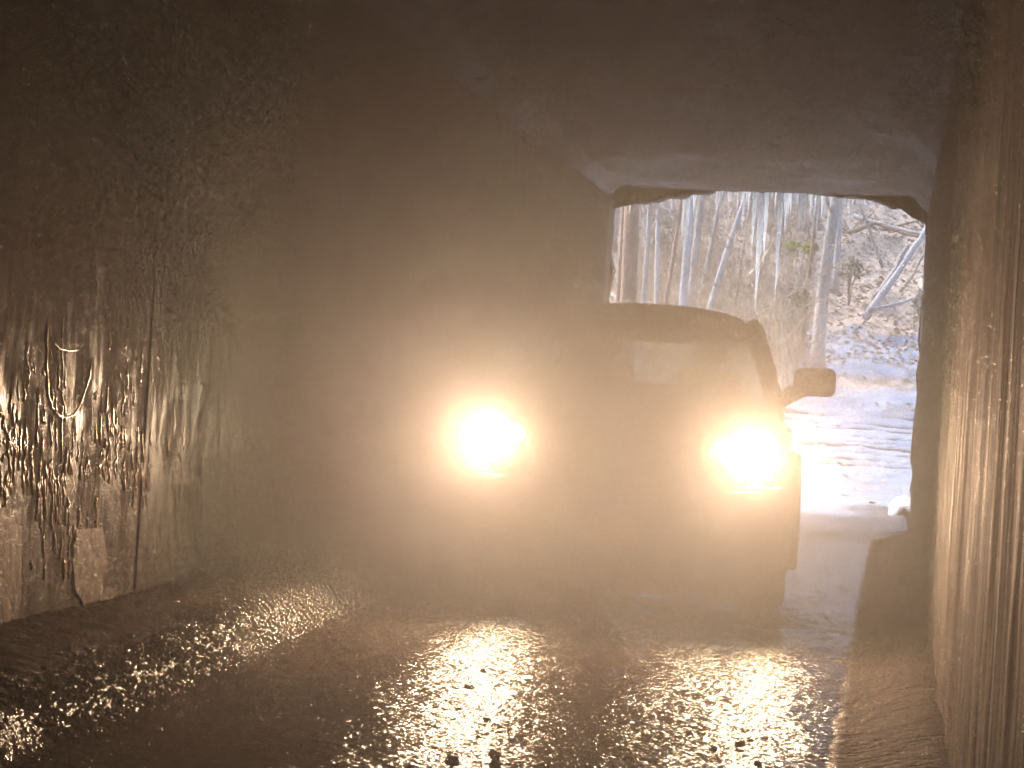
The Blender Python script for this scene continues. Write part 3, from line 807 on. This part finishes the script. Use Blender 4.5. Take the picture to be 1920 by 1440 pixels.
log(seg(1560, 448, 1730, 412, 44.5, 44), 0.05, M['bark_brown'], 'brown branch crossing the top of the right slope', 'branch', 'fallen_branch')
log(seg(1690, 545, 1735, 470, 38.0, 39), 0.05, M['twig'], 'short branch propped by the right jamb', 'branch', 'fallen_branch')
log(seg(1630, 580, 1730, 555, 37.6, 38.2), 0.05, M['bark_pale'], 'pale branch lying flat on the leaves below the logs', 'branch', 'fallen_branch')
log(seg(1400, 520, 1440, 470, 38, 39), 0.035, M['straw'], 'yellowish branch slanting behind the longest icicle', 'branch', 'fallen_branch')

# leaf litter, brush and shrubs
random.seed(31)
nleaf = 30000
lx = rng.uniform(-16, 6, nleaf); ly = np.where(rng.random(nleaf) < 0.12, rng.uniform(20, 36, nleaf), rng.uniform(35, 56, nleaf))
m = rng.random(nleaf) < np.where(ly < 35, 0.75 * sstep(0.45, 0.6, fbm(lx * 0.9, ly * 1.4, 97) * -1 + 1), 1.0)
m &= ~((ly < 31.5) & (ly > 24.5) & (rng.random(nleaf) < 0.7))
lx, ly = lx[m], ly[m]; lz = ground_h(lx, ly)[0] + 0.02
nl = len(lx); s = rng.uniform(0.03, 0.075, nl); an = rng.uniform(0, 6.28, nl); tilt = rng.uniform(-0.7, 0.9, nl)
ca, sa = np.cos(an), np.sin(an)
def lp(u, v, zz): return np.stack([lx + (u * ca - v * sa) * s, ly + (u * sa + v * ca) * s, lz + zz * s], 1)
P = np.stack([lp(-1, 0, 0), lp(0, -0.6, 0.3 * tilt), lp(1.1, 0, tilt), lp(0, 0.6, 0.5)], 1).reshape(-1, 3)
F = np.arange(nl * 4).reshape(-1, 4)
o = fast_mesh('leaf_litter', P, F, M['leaf_litter'], smooth=False)
tag(o, 'brown dead leaves strewn over the slope beyond the tunnel', 'leaves', kind='stuff')
V = []; F = []
for i in range(1500):
    Y = random.uniform(31.5, 50); px = random.uniform(1140, 1520); p = atY(px, 600, Y); x = p.x
    z = gz(x, Y); L = random.uniform(0.4, 1.9); a = random.uniform(-0.6, 0.6); b = random.uniform(-.5, .5)
    q0 = Vector((x, Y, z)); q1 = q0 + Vector((a * L * .4, b * L * .4, L * .6)); q2 = q0 + Vector((a * L, b * L, L * random.uniform(.7, 1)))
    tube_geo([q0, q1, q2], [0.014, 0.010, 0.004], 3, V=V, F=F, cap=False)
    for k in range(3):
        b0 = q1.lerp(q2, random.random()); e = b0 + Vector((random.uniform(-.3, .3), random.uniform(-.3, .3), random.uniform(0, .3)))
        tube_geo([b0, e], [0.006, 0.003], 3, V=V, F=F, cap=False)
o = mesh_obj('brush', V, F, M['twig']); tag(o, 'tangle of bare twigs under the trees', 'brush', kind='stuff')
V = []; F = []
for i in range(900):
    Y = random.uniform(31.5, 42); px = random.uniform(1150, 1500); p = atY(px, 600, Y); x = p.x
    z = gz(x, Y); L = random.uniform(0.5, 1.6); a = random.uniform(-0.5, 0.5)
    q0 = Vector((x, Y, z)); q1 = q0 + Vector((a * L * .3, 0, L * .7)); q2 = q0 + Vector((a * L, random.uniform(-.2, .2), L * .9))
    tube_geo([q0, q1, q2], [0.010, 0.008, 0.003], 3, V=V, F=F, cap=False)
o = mesh_obj('dry_grass', V, F, M['straw']); tag(o, 'straw coloured dead stalks under the trees', 'grass', kind='stuff')
def shrub(px, py, Y, wpx, hpx, mat, label, n=420):
    c = atY(px, py, Y); bz = gz(c.x, Y)
    t = empty('shrub', (c.x, Y, bz)); tag(t, label, 'shrub')
    rx, rz = wpx / 2 * Y / FPX, hpx / 2 * Y / FPX; zc = c.z - bz
    V = []; F = []
    for k in range(8):
        e = Vector((random.uniform(-rx, rx) * .8, random.uniform(-rx, rx) * .8, zc + random.uniform(-.5, .8) * rz))
        tube_geo([(0, 0, -0.1), (e.x * .3, e.y * .3, e.z * .55), e], [0.016, 0.011, 0.004], 4, V=V, F=F)
    mesh_obj('stems', V, F, M['twig'], t)
    V = []; F = []
    for k in range(n):
        while True:
            u = Vector((random.uniform(-1, 1), random.uniform(-1, 1), random.uniform(-1, 1)))
            if u.length < 1 and float(vn(u.x * 3 + px, u.z * 3 + u.y, 3)) > 0.38: break
        q = Vector((u.x * rx, u.y * rx, zc + u.z * rz)); s_ = random.uniform(0.03, 0.07)
        a = Vector((random.uniform(-1, 1), random.uniform(-1, 1), random.uniform(-.4, .6))).normalized(); b = a.cross(Vector((random.uniform(-.3, .3), random.uniform(-.3, .3), 1))).normalized()
        i0 = len(V); V += [tuple(q - a * s_), tuple(q - b * s_ * .5), tuple(q + a * s_), tuple(q + b * s_ * .5)]; F.append((i0, i0 + 1, i0 + 2, i0 + 3))
    mesh_obj('foliage', V, F, mat, t)
shrub(1520, 466, 38, 30, 26, M['leaf_green'], 'small bright yellow-green shrub left of the straight grey trunk', 260)
shrub(1487, 462, 39, 34, 20, M['leaf_green'], 'small yellow-green shrub right of the second longest icicle', 200)
shrub(1595, 505, 40, 52, 50, M['leaf_dull'], 'dull green bush low on the slope right of the grey trunk', 500)
shrub(1500, 560, 35, 60, 60, M['leaf_dull'], 'dull green bush in front of the thin brown trunk', 420)
shrub(1240, 440, 40, 60, 90, M['leaf_dull'], 'dull green bush behind the slim pale trunk at left', 600)
shrub(1730, 570, 37, 40, 50, M['leaf_dull'], 'dull green bush beside the right jamb', 300)

# stones
def stone(px, py, wpx, hpx, label, Z=0.0, seed=1):
    p = atZ(px, py, Z); d = (p - CAM).length
    rx, rz = wpx / 2 * d / FPX, hpx / 2 * d / FPX
    bm = bmesh.new(); bmesh.ops.create_icosphere(bm, subdivisions=2, radius=1.0)
    rs = random.Random(seed)
    for v in bm.verts:
        k = 1 + rs.uniform(-0.22, 0.22); v.co = Vector((v.co.x * rx * k, v.co.y * rx * 0.9 * k, v.co.z * rz * k))
    o = bm_obj('stone', bm, M['stone'], None, False); o.location = (p.x, p.y, p.z + rz * 0.75); o.rotation_euler = (rs.uniform(-.3, .3), rs.uniform(-.3, .3), rs.uniform(0, 6))
    return tag(o, label, 'stone')
stone(848, 1436, 30, 24, 'dark stone nearest the bottom edge, left of its neighbour', 0, 1)
stone(927, 1424, 26, 22, 'dark upright stone right of the one at the bottom edge', 0, 2)
stone(880, 1290, 22, 9, 'flat stone highest in the left headlight reflection', 0, 3)
stone(912, 1352, 16, 9, 'small dark stone in the middle of the left headlight reflection', 0, 4)
stone(1387, 1400, 20, 13, 'dark stone in the right headlight reflection', 0, 5)
rs = random.Random(4); GV = []; GF = []
_b = bmesh.new(); bmesh.ops.create_icosphere(_b, subdivisions=1, radius=1.0)
PEB = np.array([v.co[:] for v in _b.verts]); PEBF = np.array([[v.index for v in f.verts] for f in _b.faces]); _b.free()
ng = 5200
gx = np.where(np.arange(ng) % 9 > 0, -2.58 - np.abs(rng.normal(0, 0.12, ng)), rng.uniform(-0.25, 0.22, ng))
gy = np.where(np.arange(ng) % 9 > 0, rng.uniform(4.8, 11, ng), rng.uniform(4.0, 10, ng))
loose = np.arange(ng) % 61 == 0
gx = np.where(np.arange(ng) % 9 > 0, gx, -2.70 - np.abs(rng.normal(0, 0.12, ng)))
gx = np.where(loose, rng.uniform(-2.8, -0.2, ng), gx); gy = np.where(loose, rng.uniform(5, 9, ng), gy)
gx = np.where(loose, gx, gx - 0.06 * (np.clip(gy, 4, 12) - 5.0)); gs = rng.uniform(0.004, 0.013, ng); gzz = floor_h(gx, gy) + gs * 0.2
sc3 = np.stack([gs * rng.uniform(.9, 1.7, ng), gs * rng.uniform(.9, 1.7, ng), gs * rng.uniform(.6, 1., ng)], 1)
GV = (PEB[None] * sc3[:, None] * rng.uniform(0.85, 1.15, (ng, len(PEB), 1)) + np.stack([gx, gy, gzz], 1)[:, None]).reshape(-1, 3)
GF = (PEBF[None] + (np.arange(ng) * len(PEB))[:, None, None]).reshape(-1, 3)
t = NT('wet_gravel'); nn = t.noise((1, 1, 1), 40, 2)
t.set(Base_Color=t.ramp(nn, [(0.3, (0.05, 0.04, 0.03)), (0.7, (0.17, 0.13, 0.095))]), Roughness=0.07); M['gravel'] = t.m
o = fast_mesh('gravel', GV, GF, M['gravel']); tag(o, 'wet loose gravel washed along the foot of both walls', 'gravel', kind='stuff')

# ---------------------------------------------------------------- the truck
TR = empty('truck', (-1.515, 8.98, -0.01), math.radians(4.6))
tag(TR, 'dark truck with both headlights blazing, facing the camera inside the tunnel', 'truck')
def loft(name, secs, mat, parent, closed=True, smooth=True, capends=True):
    n = len(secs[0]); V = [p for s in secs for p in s]; F = []
    for i in range(len(secs) - 1):
        for k in range(n if closed else n - 1):
            a = i * n + k; b = i * n + (k + 1) % n; F.append((a, b, b + n, a + n))
    if capends:
        F.append(tuple(reversed(range(n)))); F.append(tuple((len(secs) - 1) * n + k for k in range(n)))
    o = mesh_obj(name, V, F, mat, parent, smooth)
    bm = bmesh.new(); bm.from_mesh(o.data); bmesh.ops.recalc_face_normals(bm, faces=bm.faces); bm.to_mesh(o.data); bm.free()
    return o
def sec(y, w, zb, zt, crown=0.03, tuck=0.05, sh=0.12):
    """a body cross-section: sills tucked in, sides bulging, shoulders rounded, top crowned"""
    half = [(w - tuck, zb), (w - 0.015, zb + 0.10), (w, zb + (zt - zb) * 0.45), (w - 0.01, zt - sh), (w - 0.045, zt - 0.045), (w - 0.13, zt - 0.005), (w * 0.5, zt + crown * 0.75), (0, zt + crown)]
    L = [(x, y, z) for x, z in half]
    R = [(-x, y, z) for x, z in reversed(half[:-1])]
    return L + R
secs = [sec(0.16, 0.90, 0.60, 1.05, 0.02, 0.10), sec(0.22, 0.945, 0.55, 1.09, 0.03), sec(0.40, 0.985, 0.50, 1.12, 0.035), sec(0.8, 1.0, 0.48, 1.14, 0.05), sec(1.45, 1.0, 0.42, 1.19, 0.05),
        sec(1.75, 0.995, 0.40, 1.22, 0.02), sec(2.4, 0.99, 0.40, 1.23, 0.0), sec(3.8, 0.99, 0.40, 1.24, 0.0), sec(3.86, 0.99, 0.42, 1.28, 0.0), sec(5.55, 0.985, 0.48, 1.30, 0.0), sec(5.62, 0.95, 0.52, 1.27, 0.0)]
body = loft('body', secs, M['paint'], TR)
# wheel arches cut out
def cut(ob, y, z, r):
    bm = bmesh.new(); bmesh.ops.create_cone(bm, cap_ends=True, segments=40, radius1=r, radius2=r, depth=3.0)
    for v in bm.verts: v.co = Vector((v.co.z, y + v.co.x, z + v.co.y))
    me = bpy.data.meshes.new('c'); bm.to_mesh(me); bm.free(); c = bpy.data.objects.new('c', me); COL.objects.link(c)
    md = ob.modifiers.new('b', 'BOOLEAN'); md.operation = 'DIFFERENCE'; md.object = c; md.solver = 'EXACT'
    c.parent = TR
    bpy.context.view_layer.update()
    dg = bpy.context.evaluated_depsgraph_get(); ne = bpy.data.meshes.new_from_object(ob.evaluated_get(dg))
    ob.modifiers.clear(); ob.data = ne; bpy.data.objects.remove(c)
cut(body, 0.98, 0.42, 0.50); cut(body, 4.55, 0.42, 0.50)
box('chassis', -0.70, 0.70, 0.4, 5.4, 0.21, 0.62, M['plastic'], TR, 0.03)
# arch flares
def flare(y, side):
    V = []; F = []; n = 18
    for i in range(n):
        a = math.radians(-12 + 204 * i / (n - 1))
        for (r, x) in ((0.485, 0.97), (0.485, 1.06), (0.545, 1.055), (0.575, 0.985)):
            V.append((side * x, y + r * math.cos(a), 0.42 + r * math.sin(a)))
    for i in range(n - 1):
        for k in range(4): F.append((i * 4 + k, i * 4 + (k + 1) % 4, (i + 1) * 4 + (k + 1) % 4, (i + 1) * 4 + k))
    F += [(0, 1, 2, 3), tuple((n - 1) * 4 + k for k in (3, 2, 1, 0))]
    mesh_obj('wheel_arch', V, F, M['plastic'], TR, True)
for s in (-1, 1): flare(0.98, s); flare(4.55, s)
# hood: raised panel with a central power bulge
xs = np.linspace(-0.86, 0.86, 25); ys = np.linspace(0.19, 1.60, 16)
Xg, Yg = np.meshgrid(xs, ys, indexing='ij')
zt = np.interp(Yg, [0.16, 0.4, 0.8, 1.45, 1.75], [1.075, 1.155, 1.19, 1.24, 1.245])
Z = zt - 0.06 * (np.abs(Xg) / 0.86) ** 3 + 0.028 * sstep(0.50, 0.40, np.abs(Xg)) - 0.02 * sstep(0.30, 0.19, Yg) + 0.012
top = np.stack([Xg, Yg, Z], -1).reshape(-1, 3); bot = top.copy(); bot[:, 2] -= 0.05
F = np.vstack([grid_faces(25, 16), grid_faces(25, 16, True) + len(top)])
nv = 16
loop = [i * nv for i in range(25)] + [24 * nv + j for j in range(1, nv)] + [i * nv + nv - 1 for i in range(23, -1, -1)] + [j for j in range(nv - 2, 0, -1)]
Fs = np.array([[loop[k], len(top) + loop[k], len(top) + loop[(k + 1) % len(loop)], loop[(k + 1) % len(loop)]] for k in range(len(loop))])
hood = fast_mesh('hood', np.vstack([top, bot]), np.vstack([F, Fs]), M['paint'], TR)
# grille
gri = box('grille', -0.50, 0.50, 0.10, 0.19, 0.80, 1.07, M['plastic'], TR, 0.025)
for i in range(5):
    z = 0.838 + i * 0.048; box('bar', -0.47, 0.47, 0.078, 0.10, z - 0.008, z + 0.008, M['plastic'], gri, 0.004)
box('surround', -0.53, 0.53, 0.085, 0.17, 1.072, 1.098, M['plastic'], gri, 0.010)
# bumper: bowed bar with a bright upper edge
def bowbar(name, w, z0, z1, d0, d1, bow, mat, parent, n=21):
    S = []
    for i in range(n):
        u = -1 + 2 * i / (n - 1); x = u * w; yb = bow * abs(u) ** 2.6
        b = 0.03
        S.append([(x, d0 + yb + b * .4, z0), (x, d0 + yb, z0 + b), (x, d0 + yb, z1 - b), (x, d0 + yb + b * .5, z1), (x, d1 + yb * .6, z1), (x, d1 + yb * .6, z0)])
    return loft(name, S, mat, parent)
bump = bowbar('bumper', 0.985, 0.47, 0.765, -0.06, 0.18, 0.24, M['paint'], TR)
bowbar('bright_strip', 0.93, 0.768, 0.795, -0.045, 0.13, 0.22, M['chrome'], bump)
bowbar('air_dam', 0.92, 0.15, 0.468, 0.0, 0.12, 0.22, M['plastic'], TR)
for s in (-1, 1):
    bm = bmesh.new(); bmesh.ops.create_cone(bm, cap_ends=True, segments=24, radius1=0.062, radius2=0.055, depth=0.05)
    for v in bm.verts: v.co = Vector((s * 0.70 + v.co.x, 0.05 + v.co.z, 0.60 + v.co.y))
    bm_obj('fog_lamp', bm, M['glass'], bump)
pl = box('number_plate', -0.152, 0.152, -0.085, -0.068, 0.42, 0.565, M['plate'], TR, 0.004)
box('plate_frame', -0.16, 0.16, -0.068, -0.058, 0.412, 0.573, M['plastic'], pl, 0.003)
# headlights
def headlight(s):
    hl = bpy.data.objects.new('headlight', None); hl.empty_display_size = 0.1; link(hl, TR)
    out = [(0.50, 0.985), (0.535, 0.915), (0.60, 0.865), (0.72, 0.845), (0.84, 0.86), (0.905, 0.92), (0.915, 1.01), (0.86, 1.085), (0.74, 1.105), (0.60, 1.085), (0.515, 1.045)]
    def yy(x): return 0.095 + 0.30 * max(0, x - 0.55) ** 1.6
    # housing
    V = [(s * x, yy(x) + 0.03, z) for x, z in out] + [(s * x, yy(x) + 0.20, z) for x, z in out]; n = len(out)
    F = [(k, (k + 1) % n, n + (k + 1) % n, n + k) for k in range(n)] + [tuple(range(n, 2 * n)), tuple(reversed(range(n)))]
    mesh_obj('housing', V, F, M['plastic'], hl)
    # main lamp bowl (glowing) and its side wing, amber marker at the inner edge
    def disc(name, cxx, cz, rx, rz, mat, dy):
        V = [(s * cxx, yy(cxx) + dy - 0.012, cz)]; F = []
        for ring, q in enumerate((0.5, 1.0)):
            for k in range(28):
                a = 2 * math.pi * k / 28; V.append((s * (cxx + rx * q * math.cos(a)), yy(cxx) + dy - (0.009 if q < 1 else 0), cz + rz * q * math.sin(a)))
        for k in range(28):
            F.append((0, 1 + k, 1 + (k + 1) % 28)); F.append((1 + k, 29 + k, 29 + (k + 1) % 28, 1 + (k + 1) % 28))
        return mesh_obj(name, V, F, mat, hl, True)
    disc('reflector', 0.765, 0.985, 0.128, 0.112, M['lamp'], 0.022)
    disc('side_reflector', 0.605, 1.005, 0.055, 0.038, M['lamp_dim'], 0.020)
    disc('amber_marker', 0.535, 0.965, 0.022, 0.030, M['amber'], 0.018)
    # clear lens
    V = [(s * 0.72, yy(0.72) - 0.035, 0.98)] + [(s * x, yy(x) + 0.012, z) for x, z in out]
    F = [(0, 1 + k, 1 + (k + 1) % n) for k in range(n)]
    mesh_obj('lens', V, F, M['glass'], hl, True)
    # the beam itself
    ld = bpy.data.lights.new('headlight_beam', 'SPOT'); ld.energy = HEAD_W; ld.color = (1.0, 0.63, 0.39)
    ld.spot_size = math.radians(104); ld.spot_blend = 1.0; ld.shadow_soft_size = 0.07
    lo = bpy.data.objects.new('headlight_beam', ld); link(lo, hl)
    lo.location = (s * 0.765, yy(0.765) - 0.09, 0.985)
    lo.rotation_euler = (math.radians(84), 0, 0)
    lo.rotation_euler = Vector((0, 1, 0.17)).to_track_quat('Z', 'Y').to_euler()
    return hl
for s in (-1, 1): headlight(s)
# cab
def bar(name, pts, r, mat, parent, sides=8):
    V, F = tube_geo(pts, r if isinstance(r, list) else [r] * len(pts), sides)
    return mesh_obj(name, V, F, mat, parent, True)
RZ = 1.945
def roof_sec(y, w, z, th):
    us = np.linspace(-1, 1, 15)
    topl = [(u * w, y, z - 0.085 * abs(u) ** 2.4 - 0.04 * abs(u) ** 10) for u in us]
    botl = [(u * (w - 0.02), y, z - 0.085 * abs(u) ** 2.4 - 0.04 * abs(u) ** 10 - th) for u in reversed(us)]
    return topl + botl
roof = loft('roof', [roof_sec(2.17, 0.665, 1.855, 0.03), roof_sec(2.25, 0.685, 1.90, 0.05), roof_sec(2.42, 0.70, 1.932, 0.05), roof_sec(2.9, 0.71, 1.945, 0.05), roof_sec(3.5, 0.72, 1.93, 0.05), roof_sec(3.68, 0.70, 1.88, 0.05)], M['paint'], TR)
for s in (-1, 1):
    bar('pillar', [(s * 0.885, 1.50, 1.17), (s * 0.83, 1.75, 1.40), (s * 0.765, 2.0, 1.64), (s * 0.705, 2.24, 1.815)], [0.055, 0.045, 0.042, 0.045], M['paint'], TR)
    bar('pillar', [(s * 0.93, 2.75, 1.2), (s * 0.84, 2.80, 1.5), (s * 0.72, 2.85, 1.83)], 0.05, M['paint'], TR)
    bar('pillar', [(s * 0.92, 3.82, 1.2), (s * 0.83, 3.75, 1.5), (s * 0.70, 3.64, 1.82)], 0.07, M['paint'], TR)
    # side windows
    for (ya_, yb_, yt0, yt1) in ((1.62, 2.72, 2.27, 2.82), (2.78, 3.78, 2.88, 3.60)):
        V = [(s * 0.925, ya_, 1.225), (s * 0.925, yb_, 1.225), (s * 0.715, yt1, 1.81), (s * 0.715, yt0, 1.81)]
        V += [(s * (x_ * s - 0.006), y_, z_) for x_, y_, z_ in V]
        mesh_obj('side_window', V, [(0, 1, 2, 3), (7, 6, 5, 4), (0, 4, 5, 1), (1, 5, 6, 2), (2, 6, 7, 3), (3, 7, 4, 0)], M['glass'], TR)
    # doors, slightly proud of the body side
    for (ya_, yb_) in ((1.60, 2.72), (2.75, 3.70)):
        dr = box('door', s * 0.984 - 0.02, s * 0.984 + 0.02, ya_, yb_, 0.50, 1.12, M['paint'], TR, 0.015)
        box('door_handle', s * 1.012 - 0.016, s * 1.012 + 0.016, yb_ - 0.26, yb_ - 0.08, 1.01, 1.045, M['plastic'], dr, 0.010)
    # mirror
    mb = bmesh.new(); box_bm(mb, s * 1.135 - 0.135, s * 1.135 + 0.135, 1.62, 1.76, 1.335, 1.525, 0.05, 4)
    for v in mb.verts:
        if abs(v.co.x) < 1.07: v.co.z = 1.335 + (v.co.z - 1.335) * 0.96; v.co.x += s * 0.018 * (1.525 - v.co.z) * -3
    mr = bm_obj('mirror', mb, M['plastic'], TR, True)
    box('mirror_glass', s * 1.135 - 0.115, s * 1.135 + 0.115, 1.758, 1.766, 1.355, 1.505, M['chrome'], mr, 0.003)
    bar('mirror_arm', [(s * 0.90, 1.72, 1.28), (s * 0.97, 1.70, 1.33), (s * 1.06, 1.69, 1.38)], 0.055, M['plastic'], mr)
def pane(name, y0, z0, w0, y1, z1, w1, bow, mat):
    V = []; F = []; nu = 13; nw = 5
    for L in range(2):
        for j in range(nw):
            t_ = j / (nw - 1)
            for i in range(nu):
                u = -1 + 2 * i / (nu - 1); w_ = w0 + (w1 - w0) * t_
                V.append((u * w_, y0 + (y1 - y0) * t_ + bow * u * u + L * 0.006, z0 + (z1 - z0) * t_ - 0.05 * u ** 2 * t_))
    for L in range(2):
        for j in range(nw - 1):
            for i in range(nu - 1):
                a = L * nu * nw + j * nu + i; f = (a, a + 1, a + 1 + nu, a + nu); F.append(f if L == 0 else f[::-1])
    return mesh_obj(name, V, F, mat, TR, True)
pane('windshield', 1.40, 1.235, 0.86, 2.20, 1.84, 0.69, 0.10, M['glass'])
pane('rear_window', 3.83, 1.27, 0.76, 3.66, 1.83, 0.62, -0.05, M['glass'])
for x in (-0.5, 0.15):
    bar('wiper', [(x + 0.45, 1.42, 1.245), (x, 1.43, 1.262), (x - 0.12, 1.44, 1.27)], 0.010, M['plastic'], TR, 6)
# inside
box('dashboard', -0.84, 0.84, 1.62, 2.05, 1.02, 1.252, M['plastic'], TR, 0.05)
def seat(x):
    st = box('seat', x - 0.25, x + 0.25, 2.45, 2.98, 0.85, 1.02, M['cloth'], TR, 0.05)
    bm = bmesh.new(); box_bm(bm, x - 0.24, x + 0.24, 2.92, 3.06, 1.0, 1.50, 0.06, 3); bm_obj('backrest', bm, M['cloth'], st, True)
    bm = bmesh.new(); box_bm(bm, x - 0.13, x + 0.13, 2.94, 3.04, 1.54, 1.72, 0.045, 3); bm_obj('headrest', bm, M['cloth'], st, True)
    for q in (-0.06, 0.06): bar('post', [(x + q, 2.99, 1.46), (x + q, 2.99, 1.58)], 0.008, M['chrome'], st, 6)
seat(-0.40); seat(0.40)
box('rear_header', -0.66, 0.66, 3.60, 3.66, 1.70, 1.86, M['paint'], TR, 0.01)
box('rear_bench', -0.70, 0.70, 3.35, 3.62, 0.9, 1.38, M['cloth'], TR, 0.05)
box('rear_view_mirror', -0.13, 0.13, 2.02, 2.06, 1.66, 1.735, M['plastic'], TR, 0.015)
V = []; F = []
bm = bmesh.new()
bmesh.ops.create_circle(bm, segments=28, radius=0.19)
pts = [Vector((0.40 + v.co.x, 2.10 + v.co.y * 0.35, 1.20 + v.co.y * 0.93)) for v in bm.verts]; bm.free(); pts.append(pts[0]); 
bar('steering_wheel', pts, 0.014, M['plastic'], TR, 6)
# wheels
def wheel(x, y):
    wl = bpy.data.objects.new('wheel', None); link(wl, TR); wl.location = (x, y, 0.405)
    s = 1 if x > 0 else -1
    prof = [(-0.12, 0.24), (-0.135, 0.30), (-0.135, 0.36), (-0.11, 0.395), (-0.05, 0.405), (0.05, 0.405), (0.11, 0.395), (0.135, 0.36), (0.135, 0.30), (0.12, 0.24)]
    V = []; F = []; n = 40; m_ = len(prof)
    for i in range(n):
        a = 2 * math.pi * i / n
        for (xx, r) in prof:
            rr = r * (0.985 if (i % 2 and r > 0.39) else 1.0); V.append((xx, rr * math.cos(a), rr * math.sin(a)))
    for i in range(n):
        for k in range(m_ - 1): F.append((i * m_ + k, i * m_ + k + 1, ((i + 1) % n) * m_ + k + 1, ((i + 1) % n) * m_ + k))
    mesh_obj('tyre', V, F, M['rubber'], wl, True)
    bm = bmesh.new(); bmesh.ops.create_cone(bm, cap_ends=True, segments=32, radius1=0.245, radius2=0.245, depth=0.16)
    for v in bm.verts: v.co = Vector((v.co.z + s * 0.02, v.co.x, v.co.y))
    for i in range(6):
        a = i * math.pi / 3; r = bmesh.ops.create_cube(bm, size=1.0)
        for v in r['verts']:
            q = Vector((v.co.x * 0.03 + s * 0.112, v.co.y * 0.05, v.co.z * 0.17 + 0.14)); v.co = Vector((q.x, q.y * math.cos(a) - q.z * math.sin(a), q.y * math.sin(a) + q.z * math.cos(a)))
    bm_obj('rim', bm, M['alloy'], wl)
for x in (-0.865, 0.865):
    for y in (0.98, 4.55): wheel(x, y)

# ---------------------------------------------------------------- haze, added to give the veil and headlight glow of lens glare
hz = box('haze', -75, 75, -65, 170, -1.8, 58, M['plastic'])
t = NT('glow_haze'); t.t.nodes.remove(t.b)
pv = t.n('ShaderNodeVolumePrincipled'); pv.inputs['Color'].default_value = (0.96, 0.96, 0.96, 1); pv.inputs['Density'].default_value = HAZE; pv.inputs['Anisotropy'].default_value = 0.77
t.l(pv.outputs[0], t.out.inputs['Volume'])
hz.data.materials.clear(); hz.data.materials.append(t.m)
tag(hz, 'thin haze added through the tunnel and the air beyond for the headlight glow', 'haze', kind='stuff')
